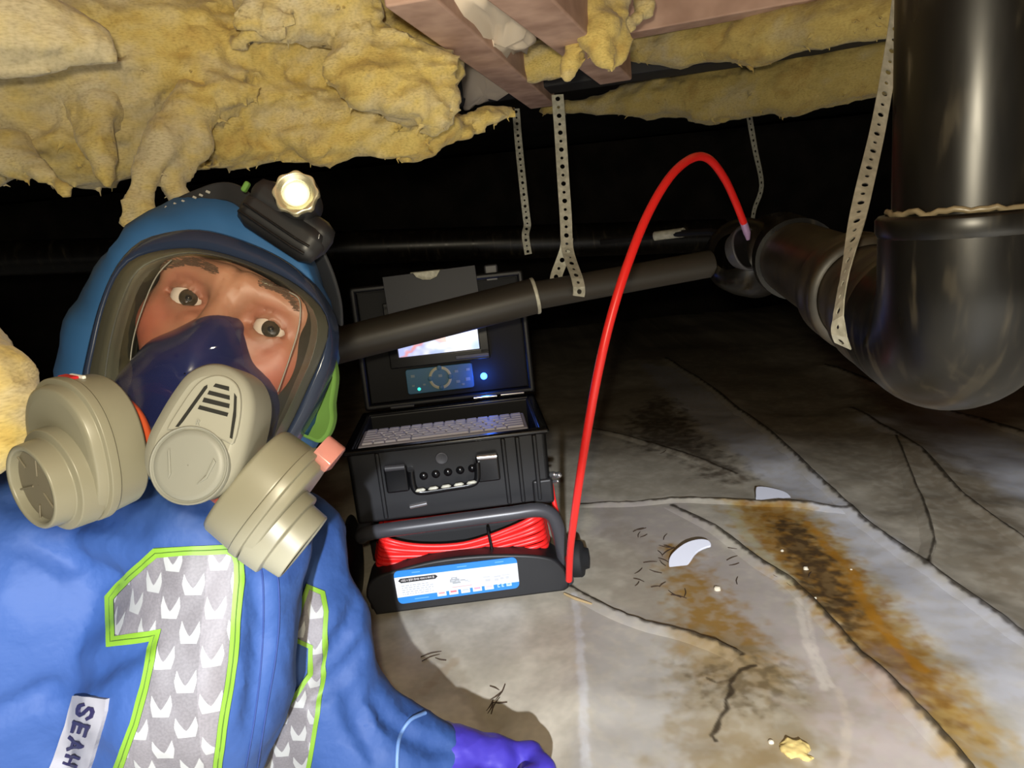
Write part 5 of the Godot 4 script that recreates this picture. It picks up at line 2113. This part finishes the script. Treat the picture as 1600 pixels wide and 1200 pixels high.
	var edge := [[96, 600], [100, 560], [112, 515], [138, 476], [160, 435], [188, 388], [230, 345], [300, 306], [370, 296], [440, 325], [486, 382], [512, 440], [526, 495], [527, 545], [522, 600], [518, 640], [500, 690], [440, 740], [320, 770], [180, 740], [120, 680]]
	var h1 := loop(edge, 0.655)
	var rows := []
	for s in [[0.0, 0.0, 0.012], [0.0, 0.0, 0.0], [0.35, 0.9, 0.0], [0.7, 0.97, 0.0], [1.0, 1.0, 0.0]]:
		var row := PackedVector3Array()
		for q in lens.size():
			var p := lens[q].lerp(h1[q], s[0])
			p -= CB.z * s[2]
			row.append(p + (h1[q] - lens[q]).normalized() * 0.004 * sin(s[0] * PI) * 2.0 + CB.z * 0.024 * sin(s[0] * PI))
		rows.append(row)
	var hm := P(330, 560, 0.72)
	for s in [[0.96, 0.04], [0.82, 0.09], [0.55, 0.13], [0.25, 0.15], [0.02, 0.155]]:
		var row := PackedVector3Array()
		for q in h1.size():
			row.append(hm + (h1[q] - P(330, 560, 0.655)) * s[0] - CB.z * (s[1] - 0.065))
		rows.append(row)
	for r in rows.size():
		for q in rows[r].size():
			var p: Vector3 = rows[r][q]
			rows[r][q] = p + (p - hm).normalized() * (nf.get_noise_3d(p.x * 20, p.y * 20, p.z * 20) * 0.006 if r > 1 else 0.0)
	g = Geo.new()
	g.grid(rows, true)
	obj("hood", g, M.hood_blue, t)
	g = Geo.new()
	var cr := frame(P(500, 620, 0.588), CB.z, CB.y)
	prism(g, cr, closed2(Array(flat2(cr, [[519, 560], [525, 590], [520, 630], [521, 655], [514, 678], [500, 692], [484, 688], [466, 676], [480, 650], [498, 614], [510, 580]], 0.0)), 4), -0.012, 0.0, 0.003)
	obj("hood_lining", g, M.lining_green, t, false, "green lining of the hood")


func lens_px() -> Array:
	return [[132, 610], [138, 560], [158, 482], [183, 422], [213, 384], [245, 367], [300, 358], [352, 366], [420, 392], [470, 424], [504, 464], [523, 508], [521, 558], [505, 608], [476, 668], [430, 720], [320, 745], [215, 725], [155, 670]]


# a loop given along lines of sight, evenly spread round its middle
func loop(px: Array, d: float, count := 72) -> PackedVector3Array:
	var pts := []
	for q in px:
		pts.append(Vector2(q[0], q[1]))
	var c := Vector2(330, 560)
	var poly := closed2(pts, 6)
	var o := PackedVector3Array()
	for k in count:
		var a := TAU * k / count
		var far := c + Vector2(cos(a), sin(a)) * 900.0
		var best := c
		for q in poly.size():
			var hit = Geometry2D.segment_intersects_segment(c, far, poly[q], poly[(q + 1) % poly.size()])
			if hit != null and c.distance_to(hit) > c.distance_to(best):
				best = hit
		o.append(P(best.x, best.y, d))
	return o


# ---------- the respirator
func build_mask() -> void:
	var t := thing("respirator", "full face respirator with clear visor and two beige filter cartridges worn by the person", "respirator", P(320, 745, 0.5))
	var outer_px := [[140, 605], [150, 540], [166, 475], [189, 424], [226, 398], [300, 388], [375, 404], [450, 437], [497, 474], [514, 510], [505, 552], [484, 600], [450, 672], [415, 722], [320, 742], [220, 722], [160, 665]]
	var crest_px := [[166, 605], [172, 545], [188, 482], [210, 432], [240, 408], [300, 395], [368, 408], [436, 438], [484, 478], [496, 512], [488, 556], [468, 602], [440, 660], [408, 706], [320, 726], [230, 706], [178, 655]]
	var inner_px := [[207, 605], [203, 561], [207, 527], [225, 467], [253, 418], [281, 404], [319, 401], [358, 408], [405, 428], [450, 455], [469, 470], [466, 512], [451, 561], [433, 614], [420, 652], [400, 690], [320, 710], [240, 690], [214, 645]]
	var lens := loop(lens_px(), 0.574)
	var outer := loop(outer_px, 0.562)
	var crest := loop(crest_px, 0.535)
	var inner := loop(inner_px, 0.556)
	var g := Geo.new()
	var shift := func(a: PackedVector3Array, z: float) -> PackedVector3Array:
		var o := PackedVector3Array()
		for p in a:
			o.append(p + CB.z * z)
		return o
	var mixed := func(a: PackedVector3Array, b: PackedVector3Array, s: float, z: float) -> PackedVector3Array:
		var o := PackedVector3Array()
		for q in a.size():
			o.append(a[q].lerp(b[q], s) + CB.z * z)
		return o
	g.grid([shift.call(lens, -0.012), lens, mixed.call(lens, outer, 0.12, 0.005), mixed.call(lens, outer, 0.5, 0.006), mixed.call(lens, outer, 0.95, 0.003), shift.call(outer, -0.004)], true)
	obj("lens_band", g, M.lens_band, t, false, "dark blue translucent band round the visor")
	g = Geo.new()
	g.grid([shift.call(outer, -0.004), outer, mixed.call(outer, crest, 0.15, 0.004), mixed.call(outer, crest, 0.3, 0.002), mixed.call(outer, crest, 0.6, 0.004), mixed.call(outer, crest, 0.9, 0.002), crest, mixed.call(crest, inner, 0.15, -0.003), mixed.call(crest, inner, 0.4, -0.004)], true)
	obj("face_seal", g, M.seal_rubber, t, false, "grey rubber seal of the visor")
	g = Geo.new()
	g.grid([mixed.call(crest, inner, 0.36, -0.004), mixed.call(crest, inner, 0.6, -0.002), mixed.call(crest, inner, 0.9, 0.0), inner, shift.call(inner, -0.01)], true)
	obj("inner_seal", g, M.seal_shaded, t)  # darker copy of the seal rubber, shade painted on its inward slope
	for l in [[[268, 406], [250, 424], [236, 448], [222, 484], [210, 522], [204, 560], [204, 600]], [[452, 456], [468, 470], [467, 510], [452, 561], [434, 612]]]:
		var pts := []
		for q in l:
			pts.append(P(q[0], q[1], 0.53))
		obj("visor_edge", tube(Geo.new(), smooth_path(pts, 6), [0.0005], 8), M.clear_edge, t)
	# the clear pane, bulging in front of the face
	var rows := []
	for s in [[0.0, 0.0], [0.06, 0.012], [0.2, 0.026], [0.45, 0.042], [0.75, 0.052], [0.98, 0.055]]:
		var row := PackedVector3Array()
		for q in crest.size():
			row.append(crest[q].lerp(P(330, 560, 0.535), s[0]) + CB.z * s[1])
		rows.append(row)
	g = Geo.new()
	g.grid(rows, true)
	obj("visor", g, M.visor_pane, t, false, "clear curved visor")
	# nose cup
	var cup_px := [[184, 600], [196, 580], [212, 562], [228, 544], [246, 529], [281, 514], [318, 495], [336, 487], [351, 486], [364, 491], [375, 503], [386, 527], [397, 563], [420, 591], [428, 614], [432, 650], [415, 700], [320, 735], [220, 700], [190, 640]]
	var cup := loop(cup_px, 0.542)
	var mid := P(338, 585, 0.542)
	rows = [shift.call(cup, -0.008), cup]
	for s in [0.03, 0.08, 0.16, 0.28, 0.42, 0.58, 0.75, 0.9, 0.99]:
		var row := PackedVector3Array()
		for q in cup.size():
			row.append(cup[q].lerp(mid, s) + CB.z * (0.048 * sin(PI * 0.5 * pow(s, 0.72)) + (0.004 if s > 0.02 else 0.0)))
		rows.append(row)
	g = Geo.new()
	g.grid(rows, true)
	obj("nose_cup", g, M.navy_rubber, t, false, "dark blue rubber nose cup")
	# exhalation cover
	var kt := frame(P(310, 690, 0.452), CB * Vector3(0.03, 0.1, 1.0), CB * Vector3(0.25, 1, 0))
	var cover := closed2(Array(flat2(kt, [[292, 582], [322, 568], [352, 570], [380, 586], [395, 612], [398, 645], [388, 695], [374, 735], [350, 768], [316, 783], [280, 781], [248, 768], [228, 742], [223, 712], [230, 680], [246, 648], [268, 612]], 0.0)), 4)
	g = Geo.new()
	prism(g, kt, cover, -0.035, 0.006, 0.009)
	var cv := obj("exhalation_cover", g, M.grey_cover, t, false, "grey vented cover over the exhalation valve")
	var zt := 0.0061
	g = Geo.new()
	prism(g, kt, closed2(Array(flat2(kt, [[322, 590], [345, 586], [366, 596], [376, 616], [376, 650], [366, 692], [352, 690], [320, 675], [290, 672], [268, 672], [262, 668], [284, 632], [304, 604]], zt)), 3), 0.0, zt + 0.0012, 0.001)
	obj("grille_panel", g, M.grey_cover, cv)
	zt += 0.0013
	for s in [[[337, 599], [358, 604], [358, 611], [333, 604]], [[327, 610], [359, 618], [359, 625], [324, 616]], [[319, 621], [359, 631], [358, 638], [316, 628]], [[312, 633], [357, 645], [355, 651], [309, 639]], [[324, 601], [319, 604], [274, 667], [279, 667], [286, 659], [324, 606]], [[366, 614], [370, 620], [369, 650], [363, 686], [359, 684], [365, 640]]]:
		g = Geo.new()
		prism(g, kt, flat2(kt, s, zt), zt - 0.002, zt + 0.0002, 0.0, false)
		obj("vent_slot", g, M.slot_shade, cv)  # solid dark pieces, coloured for the shade inside the vents
	var dc := cut(kt, 297, 727, 2, 0.006)
	var dt := kt * Transform3D(Basis(), dc)
	g = Geo.new()
	lathe(g, dt, [[0.0243, -0.002], [0.0243, 0.0016], [0.0232, 0.0022], [0.0226, 0.0004], [0.0218, 0.0004], [0.0212, 0.0022], [0.018, 0.0027], [0.0003, 0.003]], 48)
	obj("valve_disc", g, M.grey_disc, cv)
	for s in [[[262, 706], [266, 700], [268, 740], [264, 748]], [[334, 716], [338, 722], [324, 748], [308, 757], [322, 742]]]:
		g = Geo.new()
		var z := 0.0086
		prism(g, kt, flat2(kt, s, z), z - 0.003, z + 0.0012, 0.0006, false)
		obj("finger_ridge", g, M.grey_disc, cv)
	text("moulded_mark", "R", 0.0028, M.grey_disc, cv, Transform3D(kt.basis.orthonormalized(), kt * cut(kt, 309, 660, 2, zt + 0.0002)))
	cartridge(t, P(176, 684, 0.478), Vector3(-0.5, -0.24, 0.83), Vector3(-0.02, 1, 0.25), 1.08, 0.66, true)
	cartridge(t, P(384, 746, 0.487), Vector3(0.77, -0.6, -0.04), Vector3(0.6, 0.78, -0.1), 1.0, 0.78, false)


func cartridge(t: Node3D, at: Vector3, n: Vector3, up: Vector3, s: float, zs: float, marked: bool) -> void:
	var f := frame(at, CB * n, CB * up)
	var oval := func(rx: float, ry: float, cy: float, z: float, e: float) -> PackedVector3Array:
		var o := PackedVector3Array()
		for q in 56:
			var a := TAU * q / 56
			var c := cos(a)
			var k := sin(a)
			o.append(f * (Vector3(signf(c) * pow(absf(c), e) * rx, signf(k) * pow(absf(k), e) * ry + cy, z * zs) * s))
		return o
	var g := Geo.new()
	var rows := []
	for q in [[0.5, 0.0], [0.86, 0.0], [0.94, 0.001], [0.97, 0.004], [1.0, 0.028], [0.995, 0.0295]]:
		rows.append(oval.call(0.037 * q[0], 0.042 * q[0], 0.0, q[1], 0.86))
	g.grid(rows, true, 1)
	var c := obj("filter_cartridge", g, M.beige_plastic, t, false, "left beige filter cartridge seen from its round grille" if marked else "right beige filter cartridge seen from the side")
	g = Geo.new()
	rows = []
	for q in [[0.98, 0.0295], [1.03, 0.03], [1.035, 0.031], [1.035, 0.0375], [1.025, 0.0385], [0.97, 0.0388], [0.955, 0.0395], [0.94, 0.046], [0.9, 0.0478], [0.8, 0.0482]]:
		rows.append(oval.call(0.037 * q[0], 0.042 * q[0], 0.0, q[1], 0.86))
	g.grid(rows, true, 2)
	var front := obj("front_shell", g, M.beige_plastic, c)
	g = Geo.new()
	rows = []
	for q in [[0.031, 0.04], [0.0305, 0.058], [0.0295, 0.0592], [0.0262, 0.0596], [0.0256, 0.061], [0.0248, 0.0755], [0.0238, 0.0768], [0.0222, 0.0766], [0.0214, 0.075], [0.0212, 0.067]]:
		rows.append(oval.call(q[0], q[0], -0.0135, q[1], 1.0))
	g.grid(rows, true)
	obj("inlet_ring", g, M.beige_plastic, front)
	g = Geo.new()
	lathe(g, f * Transform3D(Basis(), Vector3(0, -0.0135, 0) * s), [[0.0214 * s, 0.0688 * zs * s], [0.018 * s, 0.0695 * zs * s], [0.0003, 0.07 * zs * s]], 36)
	for q in 6:
		var a := TAU * q / 6 + 0.3
		var d := Vector3(cos(a), sin(a), 0)
		tube(g, PackedVector3Array([f * ((Vector3(0, -0.0135, 0.0705 * zs) + d * 0.0212) * s), f * ((Vector3(0, -0.0135, 0.0702 * zs) + d * (0.013 if q % 2 == 0 else 0.006)) * s)]), [0.0006 * s], 6)
	obj("inlet_grille", g, M.beige_grille, front)
	g = Geo.new()
	lathe(g, f, [[0.02 * s, -0.012 * s], [0.0235 * s, -0.011 * s], [0.025 * s, -0.008 * s], [0.025 * s, 0.0], [0.022 * s, 0.002]], 36)
	obj("gasket", g, M.orange_gasket, c, false, "orange gasket ring")
	if marked:
		g = Geo.new()
		rbox(g, f * Transform3D(Basis(), Vector3(-0.003, 0.0422, 0.0262 * zs) * s), Vector3(0.013, 0.002, 0.0055) * s, 0.0008)
		obj("red_mark", g, M.red_mark, c)
		g = Geo.new()
		rbox(g, f * Transform3D(Basis(), Vector3(0.0, 0.0422, 0.0205 * zs) * s), Vector3(0.014, 0.002, 0.0022) * s, 0.0006)
		obj("white_mark", g, M.white_mark, c)
	else:
		g = Geo.new()
		var p := PackedVector2Array()
		for q in 9:
			var a := PI * q / 8
			p.append(Vector2(cos(a) * 0.013, 0.036 + sin(a) * 0.02))
		prism(g, f, p, 0.034 * zs, 0.052 * zs, 0.001)
		obj("pull_tab", g, M.red_clear, c, false, "pinkish translucent tab")


# a flat band with thickness along a path
func band(g: Geo, path: PackedVector3Array, across: Vector3, w: float, th: float) -> Geo:
	var rows := []
	for q in path.size():
		var d := (path[mini(q + 1, path.size() - 1)] - path[maxi(q - 1, 0)]).normalized()
		var x := (across - d * across.dot(d)).normalized()
		var y := d.cross(x)
		var row := PackedVector3Array()
		for s in 16:
			var a := TAU * s / 16
			row.append(path[q] + x * signf(cos(a)) * pow(absf(cos(a)), 0.35) * w * 0.5 + y * signf(sin(a)) * pow(absf(sin(a)), 0.6) * th * 0.5)
		rows.append(row)
	return g.grid(rows, true, 3)


func build_headlamp() -> void:
	var t := thing("headlamp", "black headlamp with a pale round lens strapped over the blue hood", "headlamp", P(430, 400, 0.6))
	var g := Geo.new()
	var l := []
	for q in [[212, 372, 0.66], [240, 344, 0.635], [270, 327, 0.62], [310, 310, 0.612], [345, 299, 0.608], [370, 304, 0.6], [392, 322, 0.592]]:
		l.append(P(q[0], q[1], q[2]))
	band(g, smooth_path(l, 6), CB * Vector3(0.35, 0.93, 0.1), 0.0155, 0.003)
	var sb := obj("head_strap", g, M.strap_black, t)
	for q in [[262, 325, 9, 4], [275, 319, 8, 3], [288, 315, 9, 3], [304, 308.5, 6, 3.5], [314, 305, 6, 3.5], [325, 300, 7, 4]]:
		var k := 0.6 / F
		g = Geo.new()
		rbox(g, frame(P(q[0], q[1], 0.6085), CB * Vector3(0.15, 0.2, 1), CB * Vector3(0.4, 0.92, 0)), Vector3(q[2] * k, q[3] * k, 0.0012), 0.0003)
		obj("strap_print", g, M.strap_print, sb)
	g = Geo.new()
	l = []
	for q in [[494, 388, 0.6], [510, 425, 0.615], [521, 465, 0.64], [524, 500, 0.67]]:
		l.append(P(q[0], q[1], q[2]))
	band(g, smooth_path(l, 6), CB * Vector3(0.8, -0.3, 0.5), 0.018, 0.004)
	obj("head_strap", g, M.strap_black, t)
	# body along the brow of the hood
	var ax := CB * Vector3(0.83, -0.55, -0.05)
	var nb := CB * Vector3(0.1, 0.15, 1.0)
	var hb := frame(P(441, 356, 0.572), nb, ax.cross(nb) * -1.0)
	g = Geo.new()
	rbox(g, hb, Vector3(0.074, 0.031, 0.026), 0.012)
	rbox(g, hb * Transform3D(Basis(), Vector3(-0.016, 0.014, 0.0)), Vector3(0.042, 0.028, 0.028), 0.012)
	rbox(g, hb * Transform3D(Basis(), Vector3(0.02, 0.008, -0.004)), Vector3(0.036, 0.034, 0.026), 0.012)
	obj("lamp_body", g, M.black_plastic, t)
	for q in [-0.010, -0.003]:
		g = Geo.new()
		tube(g, PackedVector3Array([hb * Vector3(-0.03, q, 0.0135), hb * Vector3(0.02, q - 0.001, 0.0135), hb * Vector3(0.03, q, 0.012)]), [0.0012], 8)
		obj("body_ridge", g, M.black_gloss, t)
	var lf := frame(P(463, 303, 0.552), CB * Vector3(0.1, 0.1, 1.0), CB.y)
	g = Geo.new()
	lathe(g, lf, [[0.012, -0.034], [0.0155, -0.03], [0.016, -0.012], [0.0172, -0.008], [0.0172, -0.001], [0.0166, 0.0]], 32, 1)
	obj("lamp_barrel", g, M.black_plastic, t)
	var rows := []
	for q in [[0.0168, -0.002, 0.05], [0.0168, 0.003, 0.05], [0.016, 0.0045, 0.04], [0.0138, 0.0035, 0.0], [0.0118, 0.0012, 0.0], [0.0098, 0.0008, 0.0]]:
		var row := PackedVector3Array()
		for s in 64:
			var a := TAU * s / 64
			var r: float = q[0] * (1.0 + q[2] * cos(a * 8.0))
			row.append(lf * Vector3(cos(a) * r, sin(a) * r, q[1]))
		rows.append(row)
	g = Geo.new()
	g.grid(rows, true)
	obj("bezel", g, M.lamp_silver, t, false, "scalloped silver bezel")
	g = Geo.new()
	lathe(g, lf, [[0.0101, 0.0004], [0.0098, 0.0014], [0.008, 0.0024], [0.004, 0.0029], [0.0003, 0.003]], 32)
	obj("lamp_lens", g, M.lamp_lens, t)
	var sl := SpotLight3D.new()
	sl.name = "headlamp_beam"
	sl.light_color = srgb(236, 240, 210)
	sl.light_energy = 0.004
	sl.light_size = 0.01
	sl.spot_angle = 40.0
	sl.spot_range = 8.0
	sl.spot_attenuation = 2.0
	sl.shadow_enabled = true
	t.add_child(sl)
	sl.global_transform = Transform3D(lf.basis, lf * Vector3(0, 0, 0.006))
	g = Geo.new()
	rbox(g, frame(P(384, 292, 0.575), CB * Vector3(0, 0, 1), CB * Vector3(0.5, 0.86, 0)), Vector3(0.0045, 0.009, 0.006), 0.0018)
	obj("green_tab", g, M.lining_green, t)
	g = Geo.new()
	tube(g, PackedVector3Array([P(499, 366, 0.565), P(497, 376, 0.565), P(490, 386, 0.566)]), [0.0006, 0.0012, 0.0006], 8)
	obj("edge_clip", g, M.chrome, t)


# ---------- small things on the sheet
func lay(px: float, py: float, up := 0.0) -> Vector3:
	var p := G(px, py)
	for q in 4:
		p = G(px, py, floor_h(p.x, p.z))
	return p + Vector3(0, up, 0)


func build_litter() -> void:
	# two offcuts of white pipe: strips of a cylinder wall
	for q in [[1078, 872, 0.3, 0.062, 0.02, "curved white plastic offcut standing on the brown stained sheet", [[1045, 882], [1049, 866], [1069, 849], [1091, 842], [1107, 844], [1111, 852], [1102, 855], [1088, 863], [1077, 879], [1066, 896], [1057, 905], [1051, 896]]], [1208, 772, 0.0, 0.05, 0.016, "small flat white plastic offcut at the head of the rusty stain", [[1181, 764], [1184, 760], [1200, 761], [1224, 767], [1235, 775], [1234, 783], [1206, 783], [1183, 781], [1181, 773]]]]:
		var base := lay(q[0], q[1])
		var f := frame(base + Vector3(0, 0.009, 0), Vector3(0, 1, 0.35) if q[2] > 0 else Vector3(0, 1, 0.15), Vector3(0, 0, -1))
		var g := Geo.new()
		var poly := closed2(Array(flat2(f, q[6], 0.0)), 4)
		prism(g, f, poly, -0.0035, 0.0, 0.0012)
		tag(obj("pipe_offcut", g, M.pvc_white), q[5], "offcut")
	# fallen needles
	rng.seed = 23
	var groups := [[1020, 880, 36, 60, 13], [1003, 830, 20, 12, 4], [775, 1090, 14, 26, 7], [1040, 860, 12, 10, 3], [1120, 885, 50, 40, 4], [690, 1010, 30, 30, 3], [1060, 930, 20, 30, 3], [1250, 905, 60, 20, 3], [1060, 690, 40, 30, 4]]
	var where := ["left of the curved white offcut", "above the curved white offcut", "on the pale sheet above the violet glove", "just beside the curved white offcut", "below the curved white offcut", "on the sheet below the reel sticker", "on the brown stain below the offcut", "on the dark rusty stain", "on the dark patch behind the red cable"]
	for gi in groups.size():
		var q: Array = groups[gi]
		for k in q[4]:
			var a := lay(q[0] + rng.randf_range(-q[2], q[2]) * 0.7, q[1] + rng.randf_range(-q[3], q[3]) * 0.7)
			var ang := rng.randf_range(0, TAU)
			var d := Vector3(cos(ang), 0, sin(ang)) * rng.randf_range(0.008, 0.017)
			var pts := [a - d, a + Vector3(d.z, 0, -d.x) * 0.15, a + d]
			for e in 3:
				pts[e].y = floor_h(pts[e].x, pts[e].z) + 0.0012
			tag(obj("dry_needle", tube(Geo.new(), smooth_path(pts, 3), [0.0008, 0.001, 0.0004], 5), M.needle), "tiny dark dry needle lying " + where[gi], "needle", "dry needles " + where[gi])
	for q in [[1259, 889, 0.0045, "white round pebble on the dark centre of the rusty stain"], [1121, 921, 0.006, "cream crumb on the brown stain below the curved offcut"], [1274, 935, 0.0025, "tiny white speck at the lower edge of the rusty stain's dark part"], [1205, 1160, 0.0035, "small white pebble left of the yellow wool scrap"], [1330, 890, 0.002, "tiny speck at the orange right edge of the rusty stain"], [1222, 861, 0.003, "small cream pebble at the upper left of the rusty stain"]]:
		var g := Geo.new()
		var b := lay(q[0], q[1])
		var s: float = q[2]
		var f := func(p: Vector3) -> float: return (p - b).length() - s + nf.get_noise_3d(p.x * 300, p.y * 300, p.z * 300) * s * 0.25
		nets(g, f, b - Vector3.ONE * s * 1.5, b + Vector3.ONE * s * 1.5, s * 0.3, s)
		tag(obj("pebble", g, M.pebble), q[3], "pebble", "pebbles on the sheet")
	# a torn bit of wool at the bottom of the picture
	var b := lay(1245, 1172)
	var fs := func(p: Vector3) -> float:
		var o := p - b
		return (Vector3(o.x, o.y * 2.5, o.z).length() - 0.016) * 0.5 + nz.get_noise_3d(p.x * 60, p.y * 60, p.z * 60) * 0.006
	var gw := Geo.new()
	nets(gw, fs, b - Vector3.ONE * 0.03, b + Vector3.ONE * 0.03, 0.002, 0.006)
	tag(obj("wool_scrap", gw, M.wool_scrap), "small torn scrap of yellow wool near the bottom edge", "scrap")
	for q in [[[882, 930], [900, 938], [925, 946]]]:
		var pts := []
		for e in q.size():
			pts.append(lay(q[e][0], q[e][1], 0.003))
		tag(obj("straw", tube(Geo.new(), smooth_path(pts, 4), [0.002, 0.0028, 0.0015], 8), M.pale_twig), "pale straw lying beside the foot of the reel", "straw")
